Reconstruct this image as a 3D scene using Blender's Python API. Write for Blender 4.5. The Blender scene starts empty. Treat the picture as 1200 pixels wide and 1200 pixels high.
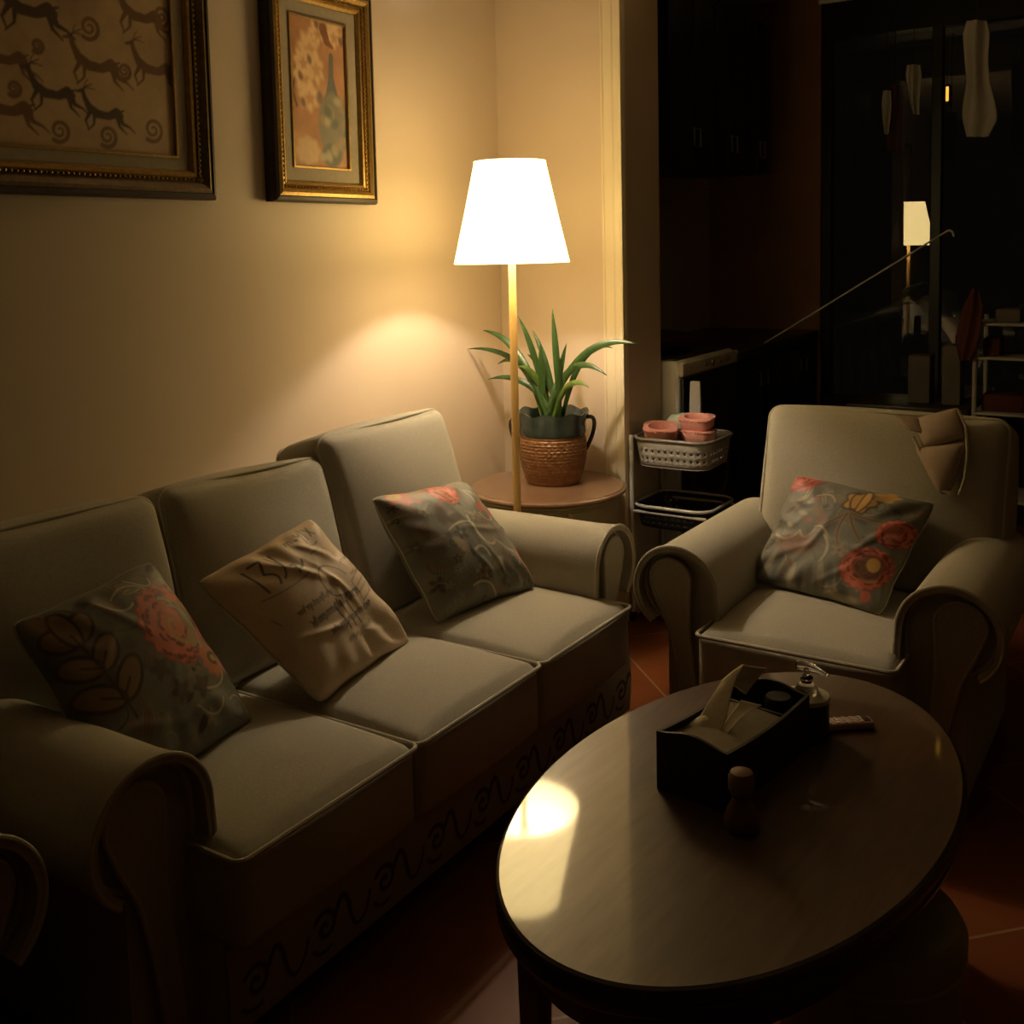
import bpy, bmesh, math, random
import numpy as np
from mathutils import Vector, Matrix

random.seed(7)
rng = np.random.default_rng(7)
PI = math.pi
SC = bpy.context.scene
COL = SC.collection

# ------------------------------------------------------------------ camera model (metres; camera above world origin)
F, PX, PY, H = 1244.0, 600.0, 400.0, 1.50
_dy = np.array([807, 128, -1244.0]); _dy /= np.linalg.norm(_dy)
_up = np.array([-335, 13300, 1244.0]); _up /= np.linalg.norm(_up)
_up -= _up.dot(_dy) * _dy; _up /= np.linalg.norm(_up)
_dx = np.cross(_dy, _up)
RW = np.array([_dx, _dy, _up])
CAM = np.array([0, 0, H])
def ray(u, v): return RW @ (np.array([u - PX, PY - v, -F]) / F)
def on_axis(k, u, v, c):
    d = ray(u, v); t = (c - CAM[k]) / d[k]; return CAM + t * d
def onx(u, v, c): return on_axis(0, u, v, c)
def ony(u, v, c): return on_axis(1, u, v, c)
def onz(u, v, c): return on_axis(2, u, v, c)

cam_d = bpy.data.cameras.new('camera')
cam = bpy.data.objects.new('camera', cam_d); COL.objects.link(cam)
M4 = Matrix.Identity(4)
for i in range(3):
    for j in range(3): M4[i][j] = RW[i][j]
M4[2][3] = H
cam.matrix_world = M4
cam_d.sensor_width = 36; cam_d.sensor_fit = 'HORIZONTAL'
cam_d.lens = 36 * F / 1200; cam_d.shift_y = -(600 - PY) / 1200
cam_d.clip_start = 0.05; cam_d.clip_end = 100
SC.camera = cam

# ------------------------------------------------------------------ materials
def lin(r, g, b):
    f = lambda c: (c / 255 / 12.92) if c <= 10 else ((c / 255 + 0.055) / 1.055) ** 2.4
    return (f(r), f(g), f(b), 1)
def mat(name, col, rough=0.6, metal=0.0, bump=None, var=0.0, var_scale=8, coat=0, coat_rough=0.05, spec=0.5, attr=None, sheen=0, stretch=None, detail=4):
    m = bpy.data.materials.new(name); m.use_nodes = True
    nt = m.node_tree; b = nt.nodes['Principled BSDF']
    b.inputs['Base Color'].default_value = col
    b.inputs['Roughness'].default_value = rough
    b.inputs['Metallic'].default_value = metal
    b.inputs['Specular IOR Level'].default_value = spec
    b.inputs['Coat Weight'].default_value = coat
    b.inputs['Coat Roughness'].default_value = coat_rough
    b.inputs['Sheen Weight'].default_value = sheen
    tc = nt.nodes.new('ShaderNodeTexCoord')
    src = tc.outputs['Object']
    if stretch:
        mp = nt.nodes.new('ShaderNodeMapping'); mp.inputs['Scale'].default_value = stretch
        nt.links.new(src, mp.inputs['Vector']); src = mp.outputs['Vector']
    base = None
    if attr:
        a = nt.nodes.new('ShaderNodeAttribute'); a.attribute_name = attr; base = a.outputs['Color']
    n = nt.nodes.new('ShaderNodeTexNoise'); n.inputs['Scale'].default_value = var_scale; n.inputs['Detail'].default_value = detail
    nt.links.new(src, n.inputs['Vector'])
    mr = nt.nodes.new('ShaderNodeMapRange'); mr.inputs[1].default_value = .25; mr.inputs[2].default_value = .75
    mr.inputs[3].default_value = 1 - var; mr.inputs[4].default_value = 1 + var
    nt.links.new(n.outputs['Fac'], mr.inputs[0])
    mx = nt.nodes.new('ShaderNodeMix'); mx.data_type = 'RGBA'; mx.blend_type = 'MULTIPLY'; mx.inputs[0].default_value = 1
    if base: nt.links.new(base, mx.inputs[6])
    else: mx.inputs[6].default_value = col
    nt.links.new(mr.outputs[0], mx.inputs[7])
    nt.links.new(mx.outputs[2], b.inputs['Base Color'])
    if bump:
        sc_, st_, di_ = bump
        n2 = nt.nodes.new('ShaderNodeTexNoise'); n2.inputs['Scale'].default_value = sc_; n2.inputs['Detail'].default_value = 3
        nt.links.new(src, n2.inputs['Vector'])
        bp = nt.nodes.new('ShaderNodeBump'); bp.inputs['Strength'].default_value = st_; bp.inputs['Distance'].default_value = di_
        nt.links.new(n2.outputs['Fac'], bp.inputs['Height']); nt.links.new(bp.outputs['Normal'], b.inputs['Normal'])
    return m

M = {}
M['wall'] = mat('cream wall paint', (.655, .525, .385, 1), .55, bump=(60, .06, .004), var=.03, var_scale=3)
M['ceiling'] = mat('ceiling paint', (.70, .64, .54, 1), .8, var=.02)
M['trim'] = mat('painted door casing', (.80, .69, .48, 1), .4, var=.03)
M['fabric'] = mat('olive beige woven upholstery', (.43, .395, .31, 1), .85, bump=(420, .35, .002), var=.10, var_scale=160, sheen=.15)
M['piping'] = mat('upholstery piping', (.50, .455, .35, 1), .7, bump=(420, .3, .002), var=.06, var_scale=160)
M['skirt'] = mat('upholstery with scroll border', (1, 1, 1, 1), .85, bump=(420, .35, .002), var=.10, var_scale=160, attr='Col')
M['print'] = mat('printed cushion fabric', (1, 1, 1, 1), .55, bump=(300, .25, .0015), var=.06, var_scale=120, attr='Col', sheen=.1)
M['paint'] = mat('painted canvas', (1, 1, 1, 1), .5, bump=(220, .3, .002), var=.10, var_scale=26, attr='Col')
M['darkwood'] = mat('dark frame wood', (.035, .022, .012, 1), .4, var=.3, var_scale=30, stretch=(1, 6, 6))
M['bronze'] = mat('bronze frame face', (.16, .105, .045, 1), .42, metal=.45, bump=(90, .5, .003), var=.3, var_scale=60)
M['gilt'] = mat('gilded moulding', (.50, .32, .10, 1), .36, metal=.75, bump=(140, .35, .002), var=.2, var_scale=70)
M['liner'] = mat('cream picture liner', (.33, .27, .18, 1), .7, var=.08, var_scale=60)
M['table'] = mat('lacquered walnut', (.105, .058, .032, 1), .38, var=.28, var_scale=7, stretch=(9, 1.2, 4), coat=1, coat_rough=.055, bump=(9, .035, .01))
M['tableedge'] = mat('dark lacquered edge', (.035, .018, .010, 1), .3, var=.2, var_scale=9, coat=.6, coat_rough=.12)
M['tableleg'] = mat('table leg wood', (.13, .09, .055, 1), .4, var=.2, var_scale=9, coat=.3, coat_rough=.15)
M['sidewood'] = mat('polished brown side table wood', (.25, .145, .092, 1), .3, var=.18, var_scale=9, stretch=(8, 1, 3), coat=.8, coat_rough=.12)
M['sidepaint'] = mat('olive cream painted wood', (.33, .28, .16, 1), .5, var=.08, var_scale=14)
M['brass'] = mat('brass', (.55, .38, .14, 1), .3, metal=1, var=.05)
M['pole'] = mat('pale beech lamp pole', (.60, .38, .13, 1), .42, var=.12, var_scale=12, stretch=(20, 20, 1))
M['potglaze'] = mat('blue green glaze', (.035, .062, .058, 1), .2, var=.35, var_scale=16, coat=.4)
M['potclay'] = mat('brown woven clay', (.25, .115, .042, 1), .5, bump=(70, .5, .004), var=.3, var_scale=40)
M['pothandle'] = mat('dark glazed handle', (.03, .025, .02, 1), .25, var=.2)
M['soil'] = mat('potting soil', (.02, .014, .009, 1), .95, bump=(60, 1, .01), var=.4, var_scale=60)
M['leaf'] = mat('green strap leaf', (.030, .066, .013, 1), .38, var=.3, var_scale=12, stretch=(6, 6, 2))
M['leafpale'] = mat('pale green strap leaf', (.10, .16, .028, 1), .38, var=.25, var_scale=12, stretch=(6, 6, 2))
M['cartplastic'] = mat('pale grey plastic', (.36, .34, .31, 1), .45, var=.04)
M['cartrim'] = mat('taupe plastic rim', (.22, .19, .16, 1), .45, var=.04)
M['cartmetal'] = mat('white coated tube', (.55, .53, .50, 1), .35, var=.03)
M['pink'] = mat('salmon pink plastic', (.64, .29, .24, 1), .45, var=.05)
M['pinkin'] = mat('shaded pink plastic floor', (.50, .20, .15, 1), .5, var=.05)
M['palecloth'] = mat('pale green cloth', (.42, .46, .33, 1), .9, bump=(200, .4, .002), var=.06, var_scale=90)
M['white'] = mat('white plastic', (.66, .62, .54, 1), .4, var=.03)
M['black'] = mat('black plastic', (.012, .011, .010, 1), .4, var=.2)
M['blackdoor'] = mat('black cabinet door', (.010, .009, .008, 1), .35, var=.15)
M['steel'] = mat('brushed steel handle', (.5, .5, .5, 1), .3, metal=1, var=.05)
M['boxout'] = mat('dark woven tissue box', (.028, .020, .013, 1), .55, bump=(160, .5, .003), var=.35, var_scale=70)
M['boxin'] = mat('box lining', (.24, .20, .13, 1), .8, var=.1, var_scale=50)
M['tissue'] = mat('tissue paper', (.78, .72, .58, 1), .9, bump=(50, .25, .003), var=.05, var_scale=40)
M['remotew'] = mat('pale pink plastic', (.52, .38, .34, 1), .4, var=.05)
M['button'] = mat('pale rubber button', (.75, .68, .62, 1), .5, var=.03)
M['ornament'] = mat('dull terracotta wood', (.20, .10, .062, 1), .6, var=.15, var_scale=40)
M['ornpale'] = mat('tan wood', (.26, .15, .085, 1), .6, var=.12, var_scale=40)
M['bra'] = mat('taupe padded cloth', (.40, .30, .23, 1), .8, bump=(260, .2, .0015), var=.05, var_scale=60)
M['brapale'] = mat('cream cloth strap', (.42, .35, .26, 1), .8, var=.05)
M['brownwall'] = mat('red brown wall panel', (.46, .25, .13, 1), .6, var=.15, var_scale=5)
M['alum'] = mat('dark window frame', (.008, .007, .006, 1), .4, var=.1)
M['balwall'] = mat('balcony wall', (.16, .13, .10, 1), .8, var=.08)
M['shirt'] = mat('white cotton', (.46, .42, .37, 1), .9, bump=(30, .3, .01), var=.06)
M['greycloth'] = mat('grey cotton', (.30, .27, .24, 1), .9, bump=(30, .3, .01), var=.06)
M['darkcloth'] = mat('dark maroon cloth', (.05, .018, .014, 1), .9, bump=(30, .3, .01), var=.1)
M['redcloth'] = mat('red cloth', (.09, .022, .016, 1), .9, bump=(30, .3, .01), var=.1)
M['carton'] = mat('grey cardboard', (.15, .13, .105, 1), .8, var=.1)
M['rackpaint'] = mat('white rack paint', (.45, .43, .40, 1), .5, var=.05)
M['stool'] = mat('beige stool cover', (.42, .35, .24, 1), .8, bump=(300, .3, .002), var=.08, var_scale=40)

def clear_mat(name, col=(1, 1, 1, 1), ior=1.45, rough=0.0):
    m = bpy.data.materials.new(name); m.use_nodes = True
    b = m.node_tree.nodes['Principled BSDF']
    b.inputs['Base Color'].default_value = col; b.inputs['Transmission Weight'].default_value = 1
    b.inputs['Roughness'].default_value = rough; b.inputs['IOR'].default_value = ior
    return m
M['glass'] = clear_mat('window glass', (.93, .95, .93, 1), 1.62)
M['clear'] = clear_mat('clear plastic', (.95, .95, .93, 1), 1.45, .05)

def shade_mat():
    m = bpy.data.materials.new('lit white lamp shade'); m.use_nodes = True
    nt = m.node_tree; b = nt.nodes['Principled BSDF']
    b.inputs['Base Color'].default_value = (.8, .76, .66, 1); b.inputs['Roughness'].default_value = .9
    b.inputs['Emission Color'].default_value = (1, .72, .29, 1)
    n = nt.nodes.new('ShaderNodeTexNoise'); n.inputs['Scale'].default_value = 300
    mr = nt.nodes.new('ShaderNodeMapRange'); mr.inputs[3].default_value = SHADE_L * .97; mr.inputs[4].default_value = SHADE_L * 1.03
    nt.links.new(n.outputs['Fac'], mr.inputs[0]); nt.links.new(mr.outputs[0], b.inputs['Emission Strength'])
    return m
SHADE_L = 7.8
M['shade'] = shade_mat()

def floor_mat():
    m = bpy.data.materials.new('terracotta floor tiles'); m.use_nodes = True
    nt = m.node_tree; b = nt.nodes['Principled BSDF']; L = nt.links.new
    tc = nt.nodes.new('ShaderNodeTexCoord'); mp = nt.nodes.new('ShaderNodeMapping')
    mp.inputs['Rotation'].default_value = (0, 0, math.radians(-46.2))
    L(tc.outputs['Object'], mp.inputs['Vector'])
    br = nt.nodes.new('ShaderNodeTexBrick'); br.offset = 0; br.inputs['Scale'].default_value = 1
    br.inputs['Mortar Size'].default_value = .004; br.inputs['Mortar Smooth'].default_value = .1
    br.inputs['Brick Width'].default_value = .627; br.inputs['Row Height'].default_value = .627
    br.inputs['Color1'].default_value = (.22, .068, .022, 1); br.inputs['Color2'].default_value = (.19, .056, .019, 1)
    br.inputs['Mortar'].default_value = (.30, .18, .10, 1)
    L(mp.outputs['Vector'], br.inputs['Vector'])
    n = nt.nodes.new('ShaderNodeTexNoise'); n.inputs['Scale'].default_value = 5; L(tc.outputs['Object'], n.inputs['Vector'])
    mx = nt.nodes.new('ShaderNodeMix'); mx.data_type = 'RGBA'; mx.blend_type = 'MULTIPLY'; mx.inputs[0].default_value = .6
    L(br.outputs['Color'], mx.inputs[6]); L(n.outputs['Color'], mx.inputs[7]); 
    mr = nt.nodes.new('ShaderNodeMapRange'); mr.inputs[3].default_value = .6; mr.inputs[4].default_value = 1.4; L(n.outputs['Fac'], mr.inputs[0])
    L(mr.outputs[0], mx.inputs[7]); L(mx.outputs[2], b.inputs['Base Color'])
    b.inputs['Roughness'].default_value = .4; b.inputs['Specular IOR Level'].default_value = .08
    return m
M['floor'] = floor_mat()

# ------------------------------------------------------------------ geometry helpers
class G:
    def __init__(s): s.v = []; s.f = []
    def add(s, vs, fs):
        o = len(s.v); s.v += [tuple(map(float, p)) for p in vs]; s.f += [tuple(i + o for i in f) for f in fs]; return s
    def xf(s, m):
        s.v = [tuple(m @ Vector(p)) for p in s.v]; return s
    def merge(s, g, m=None):
        vs = g.v if m is None else [tuple(m @ Vector(p)) for p in g.v]
        return s.add(vs, g.f)
    def box(s, c, size, r=.006, seg=2, m=None):
        bm = bmesh.new(); bmesh.ops.create_cube(bm, size=1)
        for v in bm.verts: v.co = Vector((v.co.x * size[0], v.co.y * size[1], v.co.z * size[2]))
        if r > 0:
            r = min(r, .49 * min(size))
            bmesh.ops.bevel(bm, geom=bm.edges[:], offset=r, segments=seg, profile=.5, affect='EDGES')
        bm.verts.index_update()
        T = Matrix.Translation(c)
        if m is not None: T = T @ m
        s.add([T @ v.co for v in bm.verts], [[v.index for v in f.verts] for f in bm.faces]); bm.free(); return s
    def span(s, lo, hi, r=.004, seg=2):
        return s.box([(a + b) / 2 for a, b in zip(lo, hi)], [abs(b - a) for a, b in zip(lo, hi)], r, seg)
    def tube(s, pts, r, seg=10, closed=False, caps=True):
        P = [Vector(p) for p in pts]; n = len(P)
        R_ = r if hasattr(r, '__len__') else [r] * n
        tang = []
        for i in range(n):
            a = P[(i - 1) % n] if (closed or i > 0) else P[0]; b = P[(i + 1) % n] if (closed or i < n - 1) else P[-1]
            t = (b - a); tang.append(t.normalized() if t.length > 1e-9 else Vector((0, 0, 1)))
        u = tang[0].orthogonal().normalized(); vs = []
        for i in range(n):
            t = tang[i]; u = (u - t * u.dot(t))
            if u.length < 1e-6: u = t.orthogonal()
            u.normalize(); w = t.cross(u)
            for k in range(seg):
                a = 2 * PI * k / seg; vs.append(P[i] + (u * math.cos(a) + w * math.sin(a)) * R_[i])
        fs = []
        for i in range(n if closed else n - 1):
            j = (i + 1) % n
            for k in range(seg):
                l = (k + 1) % seg; fs.append((i * seg + k, i * seg + l, j * seg + l, j * seg + k))
        if not closed and caps:
            fs.append(tuple(reversed(range(seg)))); fs.append(tuple(range((n - 1) * seg, n * seg)))
        return s.add(vs, fs)
    def lathe(s, prof, seg=48, c=(0, 0, 0), sx=1, sy=1, wob=None):
        vs = []; fs = []
        for i, (r, z) in enumerate(prof):
            for k in range(seg):
                a = 2 * PI * k / seg; dz = wob(a, i) if wob else 0
                vs.append((c[0] + max(r, 1e-5) * math.cos(a) * sx, c[1] + max(r, 1e-5) * math.sin(a) * sy, c[2] + z + dz))
        for i in range(len(prof) - 1):
            for k in range(seg):
                l = (k + 1) % seg; fs.append((i * seg + k, i * seg + l, (i + 1) * seg + l, (i + 1) * seg + k))
        return s.add(vs, fs)
    def prism(s, poly, y0, y1, f=lambda a, y, z: (a, y, z)):
        n = len(poly)
        vs = [f(a, y0, z) for a, z in poly] + [f(a, y1, z) for a, z in poly]
        fs = [tuple(range(n)), tuple(range(2 * n - 1, n - 1, -1))]
        fs += [(i, i + n, (i + 1) % n + n, (i + 1) % n) for i in range(n)]
        return s.add(vs, fs)
    def grid(s, fn, nu, nv):
        vs = [fn(i / nu, j / nv) for j in range(nv + 1) for i in range(nu + 1)]
        fs = [(j * (nu + 1) + i, j * (nu + 1) + i + 1, (j + 1) * (nu + 1) + i + 1, (j + 1) * (nu + 1) + i) for j in range(nv) for i in range(nu)]
        return s.add(vs, fs)
    def ball(s, c, r, seg=16, rings=10, sc=(1, 1, 1)):
        prof = [(r * math.sin(PI * i / rings), -r * math.cos(PI * i / rings)) for i in range(rings + 1)]
        g = G().lathe(prof, seg); return s.add([(c[0] + x * sc[0], c[1] + y * sc[1], c[2] + z * sc[2]) for x, y, z in g.v], g.f)
    def build(s, name, m, parent=None, smooth=True, weld=True, angle=40):
        me = bpy.data.meshes.new(name); me.from_pydata(s.v, [], s.f)
        bm = bmesh.new(); bm.from_mesh(me)
        if weld: bmesh.ops.remove_doubles(bm, verts=bm.verts, dist=1e-5)
        bmesh.ops.recalc_face_normals(bm, faces=bm.faces)
        for f in bm.faces: f.smooth = smooth
        if smooth:
            for e in bm.edges:
                if len(e.link_faces) == 2 and e.calc_face_angle(0) > math.radians(angle): e.smooth = False
        bm.to_mesh(me); bm.free()
        me.materials.append(m if not isinstance(m, str) else M[m])
        o = bpy.data.objects.new(name, me); COL.objects.link(o)
        if parent: o.parent = parent
        return o

def thing(name, label, cat, loc=(0, 0, 0), rz=0, group=None):
    o = bpy.data.objects.new(name, None); COL.objects.link(o); o.empty_display_size = .1
    o.location = loc; o.rotation_euler = (0, 0, rz)
    return tag(o, label, cat, group)
def tag(o, label, cat, group=None):
    o['label'] = label; o['category'] = cat
    if group: o['group'] = group
    return o
def struct(o): o['kind'] = 'structure'; return o
def copy_tree(o, parent=None):
    c = o.copy(); COL.objects.link(c)
    if parent: c.parent = parent
    for ch in list(o.children): copy_tree(ch, c)
    return c
def move(o, p):                       # mesh with world coordinates -> origin at its base
    for v in o.data.vertices: v.co -= Vector(p)
    o.location = p; return o

def cushion(w, d, h, r=.03, crown=.03, bulge=.01, n=22, sag=None):
    """rounded box, width x, depth y, thickness z, centred; top and bottom crowned"""
    hd = np.array([w, d, h]) / 2; g = G()
    t = np.linspace(-1, 1, n + 1); t = np.sign(t) * np.abs(t) ** .8
    def pos(p):
        P = np.array(p) * hd; q = np.clip(P, -(hd - r), hd - r); e = P - q; L = np.linalg.norm(e)
        o = q + (e / L * r if L > 1e-9 else 0)
        x, y, z = p
        cx = max(0, 1 - x * x); cy = max(0, 1 - y * y); cz = max(0, 1 - z * z)
        o = o + np.array([np.sign(x) * bulge * cy * cz * (abs(x) > .99), np.sign(y) * bulge * cx * cz * (abs(y) > .99),
                          np.sign(z) * crown * (cx * cy) ** .6 * abs(z)])
        if sag: o[2] += sag(x, y)
        return o
    for ax in range(3):
        for sg in (-1, 1):
            b = [i for i in range(3) if i != ax]
            def fn(u, v):
                p = [0, 0, 0]; p[ax] = sg; p[b[0]] = t[round(u * n)]; p[b[1]] = t[round(v * n)]; return pos(p)
            g.grid(fn, n, n)
    return g
def rrect(w, d, r, n=6):
    pts = []
    for cx, cy, a0 in ((w / 2 - r, d / 2 - r, 0), (-w / 2 + r, d / 2 - r, 90), (-w / 2 + r, -d / 2 + r, 180), (w / 2 - r, -d / 2 + r, 270)):
        for i in range(n + 1):
            a = math.radians(a0 + 90 * i / n); pts.append((cx + r * math.cos(a), cy + r * math.sin(a)))
    return pts

# ------------------------------------------------------------------ painter for printed surfaces (colour per mesh vertex)
class Paint:
    def __init__(s, U, V, base):
        s.U, s.V = U, V; s.c = np.tile(np.array(base[:3], float), (len(U), 1))
    def blend(s, a, col):
        a = np.clip(a, 0, 1)[:, None]; s.c = s.c * (1 - a) + np.array(col[:3]) * a
    def stroke(s, pts, w, col, soft=.0015, op=1):
        pts = np.array(pts, float); n = len(pts)
        W = np.full(n, w) if np.isscalar(w) else np.array(w, float)
        m = W.max() + soft
        lo = pts.min(0) - m; hi = pts.max(0) + m
        ix = np.where((s.U > lo[0]) & (s.U < hi[0]) & (s.V > lo[1]) & (s.V < hi[1]))[0]
        if not len(ix): return
        P = np.stack([s.U[ix], s.V[ix]], 1); best = np.full(len(ix), 1e9)
        for i in range(n - 1):
            a, b = pts[i], pts[i + 1]; ab = b - a; t = np.clip(((P - a) @ ab) / max(ab @ ab, 1e-12), 0, 1)
            d = np.linalg.norm(P - a - t[:, None] * ab, axis=1) - (W[i] + (W[i + 1] - W[i]) * t)
            best = np.minimum(best, d)
        al = np.zeros(len(s.U)); al[ix] = np.clip(.5 - best / (2 * soft), 0, 1) * op; s.blend(al, col)
    def ell(s, c, rx, ry, col, rot=0, soft=.08, op=1, lobes=0, amp=.12, ph=0):
        x, y = s.U - c[0], s.V - c[1]; ca, sa = math.cos(rot), math.sin(rot)
        X, Y = (x * ca + y * sa) / rx, (-x * sa + y * ca) / ry; r = np.hypot(X, Y)
        lim = 1 + (amp * np.cos(lobes * np.arctan2(Y, X) + ph) if lobes else 0)
        s.blend(np.clip(.5 - (r - lim) / (2 * soft), 0, 1) * op, col)
    def to(s, me):
        a = me.color_attributes.new('Col', 'FLOAT_COLOR', 'POINT')
        d = np.ones((len(s.U), 4), np.float32); d[:, :3] = s.c; a.data.foreach_set('color', d.ravel())
def curve(p0, p1, p2, n=14, p3=None):
    out = []
    for i in range(n + 1):
        t = i / n
        if p3 is None: out.append(tuple((1 - t) ** 2 * a + 2 * t * (1 - t) * b + t * t * c for a, b, c in zip(p0, p1, p2)))
        else: out.append(tuple((1 - t) ** 3 * a + 3 * t * (1 - t) ** 2 * b + 3 * t * t * (1 - t) * c + t ** 3 * d for a, b, c, d in zip(p0, p1, p2, p3)))
    return out
def spiral(c, r, turns=1.6, a0=0, flip=1, n=40, rmin=.12):
    return [(c[0] + r * (rmin + (1 - rmin) * i / n) * math.cos(a0 + flip * turns * 2 * PI * i / n), c[1] + r * (rmin + (1 - rmin) * i / n) * math.sin(a0 + flip * turns * 2 * PI * i / n)) for i in range(n + 1)]

# ================================================================== THE ROOM
XW, YB, YO, XJ, ZC = -2.45, 3.705, 4.04, -1.88, 2.85
YF = 6.01
struct(G().span((XW - .2, -1.6, -.06), (2.2, 6.6, 0), 0).build('floor', 'floor', smooth=False))
struct(G().span((XW - .2, -1.6, ZC), (2.2, 6.6, ZC + .06), 0).build('ceiling', 'ceiling', smooth=False))
struct(G().span((XW - .15, -1.6, 0), (XW, 6.6, ZC), 0).build('wall_left', 'wall', smooth=False))
g = G().span((XW, YB, 0), (XJ, YO, ZC), 0)
g.span((XJ, YB, 2.62), (.75, YO, ZC), 0); g.span((.75, YB, 0), (2.2, YO, ZC), 0)
struct(g.build('wall_back', 'wall', smooth=False))
g = G()
g.span((-1.965, YB - .010, 0), (-1.876, YB, 2.7), .003)
for x0, x1, d in ((-1.962, -1.952, .013), (-1.925, -1.910, .012), (-1.890, -1.874, .016)):
    g.span((x0, YB - d, 0), (x1, YB - .002, 2.7), .004)
struct(g.build('trim_1', 'trim'))
struct(G().span((XJ - .004, YB + .0, 0), (XJ + .005, YB + .03, 2.62), .003).build('trim_2', 'trim'))
struct(G().span((XW, -1.6, 0), (XW + .015, YB, .09), .004).build('baseboard_left', 'trim'))
struct(G().span((XW + .015, YB - .015, 0), (-1.97, YB, .09), .004).build('baseboard_back', 'trim'))
struct(G().span((1.75, -1.6, 0), (2.2, YB, ZC), 0).build('wall_right', 'balwall', smooth=False))
struct(G().span((XW, -1.6, 0), (1.75, -1.25, ZC), 0).build('wall_front', 'balwall', smooth=False))
struct(G().span((2.05, YO, 0), (2.2, 6.6, ZC), 0).build('wall_balcony', 'balwall', smooth=False))
# balcony end: brown panelled stretch and the big dark window
struct(G().span((XW, YF - .05, 0), (-1.79, YF + .1, ZC), 0).build('wall_far', 'brownwall', smooth=False))
w = struct(G().span((-1.79, YF - .04, 2.60), (2.05, YF + .06, ZC), .0).build('window_1', 'alum', smooth=False))
fr = G().span((-1.79, YF - .04, .0), (2.05, YF + .06, .62), .0)
for x in (-1.79, -1.212, -.50, .15, 1.0, 1.99): fr.span((x, YF - .03, .62), (x + .055, YF + .03, 2.60), .004)
fr.build('window_frame', 'alum', w, smooth=False)
for x0, x1 in ((-1.735, -1.212), (-1.157, -.50), (-.445, .15), (.205, 1.0), (1.055, 1.99)):
    G().span((x0 - .01, YF, .61), (x1 + .01, YF + .006, 2.61), 0).build('window_pane', 'glass', w, smooth=False)

# ================================================================== SEATING
def ribbon(pts):
    """outline (a,z) around centre points with radii, round at both ends"""
    L, R_ = [], []
    n = len(pts)
    for i in range(n):
        a = np.array(pts[max(i - 1, 0)][:2]); b = np.array(pts[min(i + 1, n - 1)][:2]); t = (b - a) / np.linalg.norm(b - a)
        nn = np.array([-t[1], t[0]]); p = np.array(pts[i][:2]); r = pts[i][2]
        L.append(p + nn * r); R_.append(p - nn * r)
    t = np.array(pts[0][:2]) - np.array(pts[1][:2]); a0 = math.atan2(t[1], t[0]); c = np.array(pts[0][:2]); r = pts[0][2]
    cap = [c + r * np.array([math.cos(a0 + x), math.sin(a0 + x)]) for x in np.linspace(-PI / 2, PI / 2, 13)[1:-1]]
    out = L[::-1] + cap[::-1] + R_ if False else R_[::-1] + cap[::-1] + L
    return [tuple(p) for p in out]

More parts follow.
